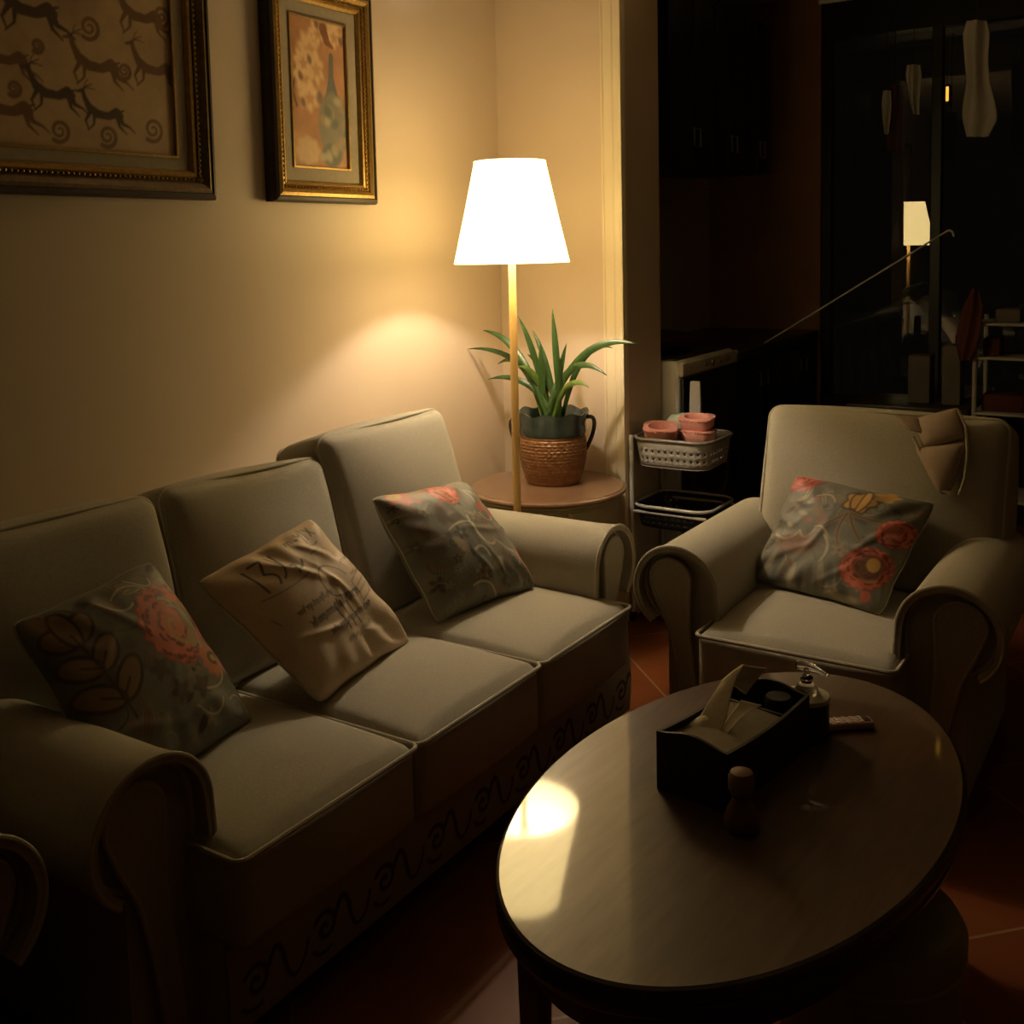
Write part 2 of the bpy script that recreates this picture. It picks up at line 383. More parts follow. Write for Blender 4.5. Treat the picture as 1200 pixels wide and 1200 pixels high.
def seating(name, label, cat, loc, rz, wi, cushions, backs, depth=.98, group=None):
    """front faces local -y; wi = width between the arms; cushions = seat widths; backs = (x0,x1,height,lean,dz,dy,roll)"""
    root = thing(name, label, cat, loc, rz, group)
    hw = wi / 2; aw = .25; SB = .075
    # base and scroll border
    
    XA, XB = -hw - .02, hw + (.125 if wi > 1 else .02); nx, nz = int((XB - XA) / .0045), 44
    g = G().grid(lambda u, v: (XA + u * (XB - XA), .055 - .006 * math.sin(PI * v) , .055 + v * .185), nx, nz)
    G().span((XA - .002, .06, .06), (XB + .002, depth - .06, .245), .012).build('base_frame', 'fabric', root)
    o = g.build('scroll_border', 'skirt', root, weld=False)
    V = np.array(g.v); P = Paint(V[:, 0], V[:, 2], (.39, .35, .265))
    dk = (.035, .028, .018)
    P.stroke([(-hw - .15, .236), (hw + .15, .236)], .004, dk)
    x = XA + .02
    while x < XB - .10:
        P.stroke(spiral((x + .045, .135), .036, 1.3, PI * .2, 1), .0055, dk)
        P.stroke(curve((x + .078, .15), (x + .10, .20), (x + .115, .15), 10) + curve((x + .115, .15), (x + .125, .09), (x + .15, .085), 10), [.0055] * 11 + list(np.linspace(.0065, .003, 11)), dk)
        P.stroke(curve((x + .145, .085), (x + .175, .09), (x + .182, .14), 8), .004, dk)
        P.stroke(curve((x + .01, .10), (x + .03, .075), (x + .06, .085), 8), .004, dk)
        x += .188
    P.to(o.data)
    for sx in (-1, 1):
        for y in (.13, depth - .14):
            G().lathe([(0, .0), (.022, .0), (.03, .03), (.032, .066)], 20, (sx * (hw + .1), y, 0)).build('foot', 'darkwood', root)
    # seat cushions
    x = -sum(cushions) / 2
    for w in cushions:
        cx = x + w / 2
        c = cushion(w - .006, .66, .185, .026, .036, .014, 24).xf(Matrix.Translation((cx, .33, .335))).build('seat_cushion', 'fabric', root)
        ring = [(cx + a, .33 + b - .008 * (1 - (2 * a / w) ** 2) * (b < -.3), .4275 - .004) for a, b in rrect(w + .0, .668, .022)]
        G().tube(ring, .0055, 8, closed=True).build('piping', 'piping', c)
        x += w
    # arms
    for s in (-1, 1):
        fx = lambda a, y, z: (s * (hw + a), y, z)
        ac, zc, R_ = .127, .503, .126
        body = [(.012, .05), (.012, zc - .01)] + [(ac + .112 * math.cos(t), zc + .112 * math.sin(t)) for t in np.linspace(PI, -PI * .36, 30)] + [(.165, .40), (.165, .05)]
        arm = G().prism(body, .062 + SB, .80, fx).build('arm', 'fabric', root)
        out = [(-.006, .36), (-.002, .46)] + [(ac + R_ * math.cos(t), zc + R_ * math.sin(t)) for t in np.linspace(PI, -PI * .30, 36)]
        inn = [(ac + (R_ - .014) * math.cos(t), zc + (R_ - .014) * math.sin(t)) for t in np.linspace(-PI * .30, PI, 36)] + [(.011, .46), (.008, .36)]
        # covering hood: sweeps front to back, front lip flares a little
        ol = out + inn; n = len(ol)
        ys = [(.022 + SB, 1.01), (.030 + SB, 1.02), (.05 + SB, 1.02), (.10 + SB, 1.0), (.40, 1.0), (.80, .985)]
        vs = []; fs = []
        for y, k in ys:
            for a, z in ol: vs.append(fx(ac + (a - ac) * k, y + .0, zc + (z - zc) * k))
        for i in range(len(ys) - 1):
            for k in range(n): fs.append((i * n + k, i * n + (k + 1) % n, (i + 1) * n + (k + 1) % n, (i + 1) * n + k))
        h = len(out)
        for base in (0, (len(ys) - 1) * n):
            for k in range(h - 1): fs.append((base + k, base + k + 1, base + n - 2 - k, base + n - 1 - k))
        G().add(vs, fs).build('arm_cover', 'fabric', root)
        lip = [fx(ac + (a - ac) * 1.015, .024 + SB, zc + (z - zc) * 1.015) for a, z in out]
        G().tube(lip, .0055, 8).build('piping', 'piping', arm)
        strip = ribbon([(.150, .525, .062), (.140, .46, .048), (.122, .38, .029), (.104, .27, .022), (.090, .15, .019), (.082, .065, .018)])
        G().prism(strip, .040 + SB, .064 + SB, fx).build('front_panel', 'fabric', arm)
        G().tube([fx(a, .044 + SB, z) for a, z in strip], .006, 8).build('panel_piping', 'piping', arm)
        outer = [(a, z) for a, z in body[:-1]]
        G().tube([fx(ac + (a - ac) * .97, .060 + SB, zc + (z - zc) * .97) for a, z in outer], .007, 8).build('edge_piping', 'piping', arm)
    # back
    th = math.radians(10)
    m = Matrix.Translation((0, depth - .15, .06)) @ Matrix.Rotation(-th, 4, 'X')
    G().box((0, 0, .38), (wi + (.40 if wi > 1 else .26), .16, .76), .05, 4).xf(Matrix.Translation((0, .0, 0)) @ m).build('back_frame', 'fabric', root)
    for (x0, x1, hh, lean, y0, roll, tk) in backs:
        wc = x1 - x0
        mm = Matrix.Translation(((x0 + x1) / 2, y0, .425)) @ Matrix.Rotation(-math.radians(lean), 4, 'X') @ Matrix.Rotation(math.radians(roll), 4, 'Y') @ Matrix.Translation((0, tk / 2, hh / 2))
        # cushion axes: x width, y height -> z, thickness -> y
        rot = Matrix.Rotation(PI / 2, 4, 'X')
        ph = random.random() * 6
        c = cushion(wc, hh, tk, .045, .046, .014, 26, sag=lambda x, y: .008 * math.sin(3.1 * x + ph) * math.cos(2.3 * y + ph)).xf(mm @ rot).build('back_cushion', 'fabric', root)
        pg = G()
        for sg in (1, -1):
            k = .020
            pg.tube([mm @ rot @ Vector((a, b, sg * (tk / 2 - k))) for a, b in rrect(wc - .012, hh - .012, .04)], .005, 8, closed=True)
        pg.build('piping', 'piping', c)
    return root

SOFA_L = (-1.40, 2.0045, 0)
sofa = seating('sofa', 'long olive beige three-seat sofa with rolled arms along the cream wall under the pictures', 'sofa', SOFA_L, PI / 2, 1.49,
               [.518, .518, .518],
               [(-.90, -.372, .535, 16, .545, .8, .20), (-.355, .222, .525, 17, .56, 1.5, .20), (.230, .840, .575, 17, .55, -1.0, .21)], depth=1.0)
armchair = seating('armchair', 'olive beige rolled-arm armchair beyond the coffee table with a beige garment over its back', 'armchair', (-.872, 2.655, 0), 0, .49,
                   [.535], [(-.325, .42, .565, 17, .585, 0, .20)], depth=1.02, group='rolled arm armchairs')
def chair2():
    c = copy_tree(armchair); c.location = (-1.42, .438, 0); c.rotation_euler = (0, 0, PI / 2)
    c['label'] = 'armchair in the dark near-left corner, only one rolled arm in view beside the sofa'
chair2()

# ================================================================== THROW PILLOWS
CORAL, CORALD, CREAM = lin(214, 116, 92), lin(152, 70, 56), lin(190, 178, 150)
GREY, GREYD, TAN, BROWN, GOLD, REDD = lin(122, 120, 106), lin(80, 78, 68), lin(150, 124, 92), lin(86, 66, 48), lin(205, 158, 84), lin(120, 48, 40)
def ruffle(P, c, r, rot=0, inner=GOLD, seed=0):
    """many-petalled coral bloom"""
    P.ell(c, r, r * .95, CORALD, rot, lobes=17, amp=.035, soft=.04)
    P.ell(c, r * .95, r * .90, CORAL, rot, lobes=17, amp=.05, soft=.05)
    q = np.random.default_rng(seed)
    for k in range(44):
        a = q.uniform(0, 2 * PI); d = r * math.sqrt(q.uniform(.05, .75)); p = (c[0] + d * math.cos(a), c[1] + d * math.sin(a))
        P.stroke([(p[0] - .10 * r * math.sin(a), p[1] + .10 * r * math.cos(a)), (p[0] + .04 * r * math.cos(a), p[1] + .04 * r * math.sin(a)), (p[0] + .10 * r * math.sin(a), p[1] - .10 * r * math.cos(a))], .010 * r / .1 * .35, REDD, soft=.010)
    for k in range(4):
        P.stroke(spiral((c[0] + .1 * r, c[1]), r * (.2 + .14 * k), .5, rot + k * .5, 1), .05 * r, inner if k % 2 else CORALD, soft=.02, op=.8)
def leafy(P, a, b, n=4, col=TAN, edge=BROWN, w=.05):
    a, b = np.array(a), np.array(b); t = (b - a); L = np.linalg.norm(t); t /= L; nn = np.array([-t[1], t[0]])
    for i in range(n):
        f = (i + .6) / (n + .3)
        for sg in (-1, 1):
            p = a + t * L * f; q = p + (t * .7 + nn * sg) * L * .34 * (1 - .45 * f); mid = (p + q) / 2
            P.ell(mid, np.linalg.norm(q - p) * .6, w * 1.1, edge, math.atan2(*(q - p)[::-1])); P.ell(mid, np.linalg.norm(q - p) * .52, w * .82, col, math.atan2(*(q - p)[::-1]))
            P.stroke([p, mid], .010, edge, soft=.008)
    q = b; P.ell((a + t * L * .92), L * .2, w, edge, math.atan2(t[1], t[0])); P.ell((a + t * L * .92), L * .17, w * .75, col, math.atan2(t[1], t[0]))
    P.stroke([a, a + t * L * .85], .014, edge, soft=.01)
def scrolls(P, items):
    for p0, p1, p2, w in items:
        c = curve(p0, p1, p2, 12); P.stroke(c, w + .012, GREYD, soft=.01, op=.9); P.stroke(c, w + .003, CREAM, soft=.008, op=.95)
def fade_mottle(P, seed, amt=.10):
    q = np.random.default_rng(seed); z = np.zeros(len(P.U))
    for k in range(14):
        kx, ky, ph = q.uniform(-14, 14), q.uniform(-14, 14), q.uniform(0, 6); z += np.sin(P.U * kx + P.V * ky + ph)
    P.c *= (1 + amt * z / 3.5)[:, None]

def busy(P, seed, n=70):
    q = np.random.default_rng(seed)
    cols = [lin(78, 64, 50), lin(150, 132, 102), lin(96, 92, 80), lin(172, 158, 130), lin(62, 54, 44), lin(146, 98, 78), lin(148, 148, 128)]
    for k in range(n):
        c = q.uniform(-.95, .95, 2); r = q.uniform(.05, .13); a = q.uniform(0, 2 * PI); col = cols[q.integers(0, len(cols))]; m = q.integers(0, 4)
        if m == 0:
            for j in range(5): P.ell((c[0] + r * .6 * math.cos(a + j * 1.257), c[1] + r * .6 * math.sin(a + j * 1.257)), r * .5, r * .28, col, a + j * 1.257, soft=.15, op=.75)
            P.ell(c, r * .25, r * .25, cols[q.integers(0, len(cols))], 0, soft=.2)
        elif m == 1:
            P.ell(c, r * 1.5, r * .5, GREYD, a, soft=.12, op=.7); P.ell(c, r * 1.3, r * .36, col, a, soft=.12, op=.85); P.stroke([(c[0] - r * math.cos(a), c[1] - r * math.sin(a)), (c[0] + r * math.cos(a), c[1] + r * math.sin(a))], .006, GREYD, soft=.008)
        elif m == 2:
            P.stroke(spiral(c, r * 1.2, .9, a, 1 if k % 2 else -1), .010, col, soft=.008, op=.8)
        else:
            P.stroke(curve(c, (c[0] + 3 * r * math.cos(a), c[1] + 3 * r * math.sin(a)), (c[0] + 3.4 * r * math.cos(a + .8), c[1] + 3.4 * r * math.sin(a + .8))), np.linspace(.014, .005, 15), col, soft=.008, op=.8)
def art_left(P):      # u right, v up in -1..1
    fade_mottle(P, 1); busy(P, 31, 60)
    P.ell((-.1, .3), .25, .4, GREY, .2, soft=.3, op=.5)
    for k in range(10):
        q = np.random.default_rng(50 + k); c = q.uniform(-1, 1, 2); P.ell(c, .16, .08, GREYD, q.uniform(0, 3), soft=.4, op=.5)
    leafy(P, (-.52, -.40), (-.66, .78), 3, TAN, BROWN, .13)
    ruffle(P, (.52, .26), .48, .6, GOLD, 3)
    P.ell((.78, .28), .2, .10, lin(150, 128, 96), 1.2); P.ell((.70, .05), .16, .08, lin(176, 142, 100), .6)
    scrolls(P, [((.55, .55), (.75, .55), (.78, .15), .016), ((.62, .45), (.95, .35), (.72, -.1), .014), ((.0, .75), (.3, .95), (.5, .7), .010), ((.35, .9), (.6, .6), (.65, .8), .010), ((-.2, .8), (0, .5), (.2, .62), .012)])
    P.ell((.80, -.26), .22, .17, lin(200, 120, 82), .3, lobes=11, amp=.08); P.ell((.80, -.24), .10, .08, BROWN); P.ell((.80, -.24), .055, .04, GOLD)
    for p in ((.1, -.4), (.4, -.45), (.0, -.1)):
        P.ell(p, .12, .10, BROWN, .4, lobes=5, amp=.25, soft=.2, op=.8)
    scrolls(P, [((.45, -.5), (.8, -.6), (.85, -.25), .012), ((.2, -.6), (.4, -.9), (.6, -.65), .010), ((.7, -.7), (.95, -.6), (.9, -.9), .010)])
    P.ell((.92, -.35), .06, .1, CORAL, .5, op=.7)
    P.ell((-.3, .85), .2, .05, BROWN, .3, soft=.3, op=.8); P.ell((-.85, .85), .1, .08, TAN, 0, soft=.3)
def art_right(P):
    fade_mottle(P, 2); busy(P, 32, 85)
    ruffle(P, (.12, .86), .28, .2, GOLD, 5)
    P.ell((-.55, .90), .34, .16, lin(190, 100, 74), .1, lobes=9, amp=.12); P.ell((-.72, .93), .14, .07, GOLD, .3); P.ell((-.35, .88), .16, .12, lin(150, 128, 100), 0, soft=.3)
    P.ell((-.3, .45), .18, .10, BROWN, 1.2, soft=.3, op=.9); P.ell((-.12, .35), .14, .08, BROWN, .3, soft=.3, op=.8)
    P.ell((-.7, .3), .12, .3, lin(110, 84, 72), .3, soft=.3, op=.6)
    scrolls(P, [((.15, .35), (.05, .1), (.2, -.15), .020), ((.2, -.15), (.35, -.25), (.42, -.1), .020), ((.42, -.1), (.5, -.35), (.72, -.38), .022), ((.72, -.38), (.8, -.5), (.68, -.6), .014),
                ((-.35, .2), (0, .35), (.15, .2), .014), ((.45, .35), (.6, .1), (.75, .25), .018), ((.62, .8), (.75, .6), (.9, .55), .014), ((.55, .9), (.62, .7), (.55, .55), .012)])
    P.ell((.62, .45), .09, .08, lin(196, 82, 66), 0, lobes=5, amp=.2); P.ell((.80, .32), .07, .07, lin(196, 82, 66), 0, lobes=5, amp=.2)
    P.ell((.45, .05), .22, .28, lin(112, 92, 74), .5, soft=.25, op=.6)
    P.ell((.88, -.55), .07, .24, CORAL, .15, lobes=7, amp=.1)
    for k, p in enumerate(((.0, -.25), (.2, -.5), (-.2, -.6), (.55, -.65), (-.3, -.05), (.1, -.85))):
        P.ell(p, .15, .07, (GREYD, CREAM, BROWN, GREYD, CREAM, TAN)[k], .5 * k, soft=.3, op=.7)
    scrolls(P, [((-.1, -.2), (.1, -.1), (.1, -.35), .02), ((-.4, -.7), (-.1, -.6), (.05, -.95), .016), ((.75, 0.0), (.92, -.1), (.9, -.3), .016)])
def art_chair(P):
    fade_mottle(P, 3); busy(P, 33, 60)
    P.ell((-.1, .2), .3, .4, GREY, .2, soft=.3, op=.5)
    ruffle(P, (-.86, .92), .26, 0, CORALD, 8)
    for dx in (-.62, -.5): P.stroke([(-.95, .66), (dx, .95)], .02, CORALD, soft=.01)
    P.ell((.12, .70), .23, .22, BROWN, .1, lobes=5, amp=.15); P.ell((.12, .70), .19, .18, GOLD, .1, lobes=5, amp=.18)
    for a in (-.5, 0, .5): P.stroke(curve((.12 + a * .1, .5), (.12 + a * .35, .7), (.12 + a * .2, .9)), .012, BROWN, soft=.01)
    P.ell((.42, .88), .16, .10, GOLD, .2, lobes=5, amp=.2)
    for c in (((.05, .46), (-.15, .2), (-.30, .02)), ((.05, .46), (-.02, .1), (.12, -.1)), ((.08, .46), (.2, .2), (.38, .05)), ((.1, .46), (.3, .4), (.55, .42))):
        P.stroke(curve(*c), .030, TAN, soft=.01); P.stroke(curve(*c), .010, BROWN, soft=.01)
    for k in range(16):
        q = np.random.default_rng(90 + k); p = (q.uniform(-.9, -.25), q.uniform(-.1, .6)); P.ell(p, q.uniform(.05, .12), .04, (BROWN, CREAM, TAN, lin(170, 110, 92))[k % 4], q.uniform(0, 3), soft=.25, op=.75)
    scrolls(P, [((-.5, .65), (-.3, .8), (-.2, .6), .012), ((-.85, -.15), (-.6, -.3), (-.5, -.02), .022), ((-.5, -.02), (-.35, -.25), (-.28, .1), .022), ((-.3, .1), (-.2, .2), (-.05, -.05), .018), ((-.12, -.0), (.08, -.2), (-.02, -.45), .020)])
    P.ell((-.45, -.25), .3, .16, lin(146, 100, 80), .2, soft=.35, op=.7)
    ruffle(P, (.62, -.38), .36, .8, GOLD, 11); P.ell((.66, -.36), .2, .2, BROWN, 0, soft=.2, op=.8); P.ell((.70, -.30), .09, .12, GOLD, .4)
    ruffle(P, (.78, .28), .26, .4, TAN, 14)
    for k, x in enumerate(np.linspace(-.9, .2, 9)):
        P.ell((x, -.72 + .1 * math.sin(k)), .05, .2, (BROWN, CREAM, GREYD)[k % 3], -.3 + .08 * k, soft=.3, op=.75)
    P.ell((.5, -.92), .2, .06, CREAM, .1, soft=.3, op=.8); P.ell((.75, -.8), .07, .09, CORAL)
INK, INKL = lin(58, 46, 34), lin(112, 92, 70)
def art_script(P):
    fade_mottle(P, 4, .05)
    wr = lambda ps, w=.012, c=INK, o=.9: P.stroke(ps, w, c, soft=.008, op=o)
    # tall handwritten figures, upper left
    wr([(-.62, .78), (-.60, .40)], .016); wr([(-.52, .80), (-.36, .80), (-.46, .62)], .016); wr(curve((-.46, .62), (-.28, .55), (-.40, .42)), .016)
    wr([(-.24, .80), (-.20, .60), (-.14, .82)], .014); wr(curve((-.16, .80), (-.18, .50), (-.30, .45)), .012); wr(curve((-.10, .50), (.0, .40), (.10, .55)), .016); wr(curve((-.12, .55), (-.02, .58), (-.08, .42)), .014)
    wr(curve((-.75, .36), (-.4, .28), (.02, .36)), .007, INKL)
    # small handwriting, upper right
    wr(curve((.14, .80), (.18, .90), (.20, .80)) + curve((.20, .80), (.24, .90), (.26, .80)), .012)
    wr([(.32, .80), (.36, .80)], .014); wr(curve((.40, .88), (.42, .78), (.48, .88)) + [(.44, .70)], .010); wr([(.54, .92), (.52, .74)], .012); wr([(.60, .90), (.68, .76)], .010); wr([(.68, .90), (.60, .76)], .010)
    wr(curve((.42, .66), (.5, .62), (.58, .66)), .008, INKL)
    # big flourish and postmark
    wr(curve((.05, .1), (.1, .5), (.5, .35), p3=(.52, .12)), .010, INKL); wr(curve((.05, .1), (.0, -.12), (.3, -.1)), .012, INK, .7); wr(curve((.3, .55), (.62, .62), (.7, .38)), .008, INKL, .7)
    # cursive lines
    for row, (u0, v0, u1, v1, sz) in enumerate(((-.55, -.02, .1, .02, .07), (-.5, -.22, .55, -.12, .10), (-.35, -.42, .6, -.34, .07), (-.2, -.62, .35, -.55, .05), (.62, .28, .92, .33, .05), (.60, .08, .9, .12, .04))):
        q = np.random.default_rng(200 + row); n = int((u1 - u0) / .035); pts = []
        for i in range(n * 4 + 1):
            t = i / (n * 4); tall = 1.9 if q.uniform() > .84 else .8
            pts.append((u0 + (u1 - u0) * t + .014 * math.sin(i * PI / 2), v0 + (v1 - v0) * t + sz * .5 * math.sin(i * PI / 2 + .6) * tall))
        cut = 0
        while cut < len(pts) - 6:
            L = q.integers(9, 22); wr(pts[cut:cut + L], .0105 if row < 3 else .007, INK if row in (1, 2) else INKL, .85); cut += L + 2
    wr([(.5, .0), (.86, .12), (.80, -.18), (.46, -.28), (.5, .0)], .008, INKL, .7); wr([(.54, -.08), (.80, .0)], .007, INKL, .7); wr([(.52, -.16), (.78, -.08)], .007, INKL, .7)
    for x in (-.05, .06, .17): wr([(x, -.18), (x + .02, -.5)], .012)
    wr([(-.85, .1), (-.8, -.02)], .006, INKL)

def throw_pillow(label, TL, TR, BR, BL, art, base, seed, thick=.17, group='floral throw pillows', wr_amp=.006):
    TL, TR, BR, BL = [np.array(p, float) for p in (TL, TR, BR, BL)]
    ctr = (TL + TR + BR + BL) / 4
    n_ = np.cross(TR - TL, TL - BL); n_ /= np.linalg.norm(n_)
    if n_.dot(CAM - ctr) < 0: n_ = -n_
    N = 170; t = np.linspace(-1, 1, N + 1)
    U, V = np.meshgrid(t, t)             # v rows bottom -> top
    U, V = U.ravel(), V.ravel()
    # sides curve inwards, corners stay pointed
    pu = U * (1 - .030 * (1 - V ** 2) ** 1.0); pv = V * (1 - .030 * (1 - U ** 2) ** 1.0)
    cr = np.clip((np.abs(U) + np.abs(V) - 1.80) / .2, 0, 1) ** 2; pu *= 1 - .03 * cr; pv *= 1 - .03 * cr
    pu += .008 * np.sin(V * 9 + seed) * np.abs(U) ** 3; pv += .008 * np.sin(U * 8 + seed * 2) * np.abs(V) ** 3
    a, b = (pu + 1) / 2, (pv + 1) / 2
    P3 = (1 - a)[:, None] * (1 - b)[:, None] * BL + a[:, None] * (1 - b)[:, None] * BR + a[:, None] * b[:, None] * TR + (1 - a)[:, None] * b[:, None] * TL
    prof = np.maximum((1 - U ** 2) * (1 - V ** 2), 0) ** .42 * thick / 2
    q = np.random.default_rng(seed); wrk = np.zeros(len(U))
    ang = np.arctan2(V, U); rad = np.hypot(U, V)
    sm = np.clip((rad - .45) / .6, 0, 1); sm = sm * sm * (3 - 2 * sm)
    for k in range(5):
        wrk += .45 * np.sin(ang * q.integers(7, 19) + q.uniform(0, 6) + rad * q.uniform(-2, 2)) * sm
    for k in range(6):
        kx, ky = q.uniform(-5, 5), q.uniform(-7, 7); wrk += .38 * np.sin(U * kx + V * ky + q.uniform(0, 6) + 1.2 * np.sin(U * 2.3 + k) + .9 * np.sin(V * 2.9 - k))
    for k in range(7):
        c0, a_ = q.uniform(-.7, .7, 2), q.uniform(0, PI); du, dv = U - c0[0], V - c0[1]
        al, ac_ = du * math.cos(a_) + dv * math.sin(a_), -du * math.sin(a_) + dv * math.cos(a_) + .25 * (du * du - dv * dv)
        wrk += q.uniform(.6, 1.3) * np.exp(-(ac_ / .055) ** 2 - (al / .34) ** 2)
    edge = np.clip((1 - np.maximum(np.abs(U), np.abs(V))) * 8, 0, 1)
    gs = 0.0
    front = P3 + n_ * (prof + wrk * wr_amp * .5 * edge)[:, None]
    back = P3 - n_ * (prof * .75)[:, None]
    root = thing('throw_pillow', label, 'throw pillow', tuple(ctr - np.array([0, 0, ctr[2] - min(BL[2], BR[2])])), 0, group)
    off = np.array(root.location)
    W = N + 1
    fs = [(j * W + i, j * W + i + 1, (j + 1) * W + i + 1, (j + 1) * W + i) for j in range(N) for i in range(N)]
    g = G(); g.v = [tuple(p - off) for p in front]; g.f = fs
    o = g.build('pillow_front', 'print', root, weld=False, angle=179)
    P = Paint(U, V, base); art(P); P.to(o.data)
    step = 5; idx = list(range(0, W, step)); nb = len(idx)
    g = G(); g.v = [tuple(back[j * W + i] - off) for j in idx for i in idx]
    g.f = [(j * nb + i, (j + 1) * nb + i, (j + 1) * nb + i + 1, j * nb + i + 1) for j in range(nb - 1) for i in range(nb - 1)]
    o = g.build('pillow_back', 'print', root, weld=False, angle=179)
    Vb = np.zeros(len(g.v)); Pb = Paint(Vb, Vb, base); Pb.to(o.data)
    ring = [j * W + 0 for j in range(0, N, 2)] + [N * W + i for i in range(0, N, 2)] + [j * W + N for j in range(N, 0, -2)] + [i for i in range(N, 0, -2)]
    gg = G().tube([P3[i] - off for i in ring], .0028, 6, closed=True)
    o = gg.build('seam', 'piping', root, weld=False)
    return root
def push(p, d):  # move along x
    return np.array(p) + np.array([d, 0, 0])
throw_pillow('floral grey throw pillow with a big coral bloom, against the sofa back nearest the camera',
             onx(12, 733, -1.93), onx(175, 657, -1.93), onz(298, 845, .452), (-1.675, 1.19, .462), art_left, GREY, 11)
throw_pillow('cream throw pillow printed with dark handwriting on the middle sofa seat',
             onx(229, 682, -1.94), onx(361, 607, -1.94), onz(481, 752, .452), onz(374, 824, .452), art_script, lin(222, 198, 168), 12, group=None, wr_amp=.010)
throw_pillow('floral grey throw pillow leaning in the sofa corner beside the floor lamp',
             onx(434, 584, -1.96), onx(541, 564, -1.96), onz(628, 689, .452), onz(513, 730, .452), art_right, GREY, 13)
throw_pillow('floral grey throw pillow with a yellow flower standing on the armchair seat',
             ony(934, 556, 3.24), ony(1098, 589, 3.24), onz(1031, 722, .456), onz(878, 680, .456), art_chair, GREY, 15)

# garment over the armchair back
def garment():
    root = thing('beige_bra', 'beige padded bra hanging over the top of the armchair back', 'bra', tuple(onz(1095, 500, .985)))
    off = np.array(root.location)
    def patch(TL, TR, BR, BL, ys, dome, sagb, name, m='bra'):
        c = [ony(*p, y) - off for p, y in zip((TL, TR, BR, BL), ys)]
        nrm = np.array([-.1, -1, .25]); dn = np.array([0, 0, -1.0])
        def fn(u, v):          # v 0 bottom .. 1 top
            p = (1 - u) * (1 - v) * c[3] + u * (1 - v) * c[2] + u * v * c[1] + (1 - u) * v * c[0]
            b = 4 * u * (1 - u)
            return tuple(p + nrm * dome * (b * 4 * v * (1 - v)) ** .55 + dn * sagb * b * (1 - v))
        o = G().grid(fn, 18, 18).build(name, m, root, angle=179)
        sd = o.modifiers.new('thickness', 'SOLIDIFY'); sd.thickness = .005
        rim = [fn(i / 14, 0) for i in range(15)] + [fn(1, i / 14) for i in range(1, 15)] + [fn(1 - i / 14, 1) for i in range(1, 15)] + [fn(0, 1 - i / 14) for i in range(1, 14)]
        G().tube(rim, .003, 6, closed=True).build('rim_seam', 'piping', o)
        return fn
    Y = 3.335
    patch((1072, 492), (1122, 479), (1131, 512), (1083, 524), (Y + .03, Y + .04, Y - .01, Y - .01), .030, .004, 'cup')
    patch((1074, 526), (1131, 519), (1117, 566), (1096, 566), (Y - .015, Y - .015, Y - .05, Y - .05), .030, .030, 'cup')
    patch((1048, 488), (1074, 490), (1082, 507), (1066, 503), (Y + .01, Y + .02, Y - .01, Y - .01), .006, .0, 'side_band')
    st = [ony(*p, y) - off for p, y in (((1070, 512), Y - .015), ((1080, 532), Y - .03), ((1090, 556), Y - .05), ((1102, 574), Y - .06), ((1114, 578), Y - .065))]
    G().tube(st, .005, 8).build('strap', 'brapale', root)
    st = [ony(*p, y) - off for p, y in (((1122, 480), Y + .035), ((1132, 500), Y + .0), ((1134, 530), Y - .03), ((1131, 560), Y - .06), ((1124, 580), Y - .07))]
    G().tube(st, .005, 8).build('strap', 'brapale', root)
garment()

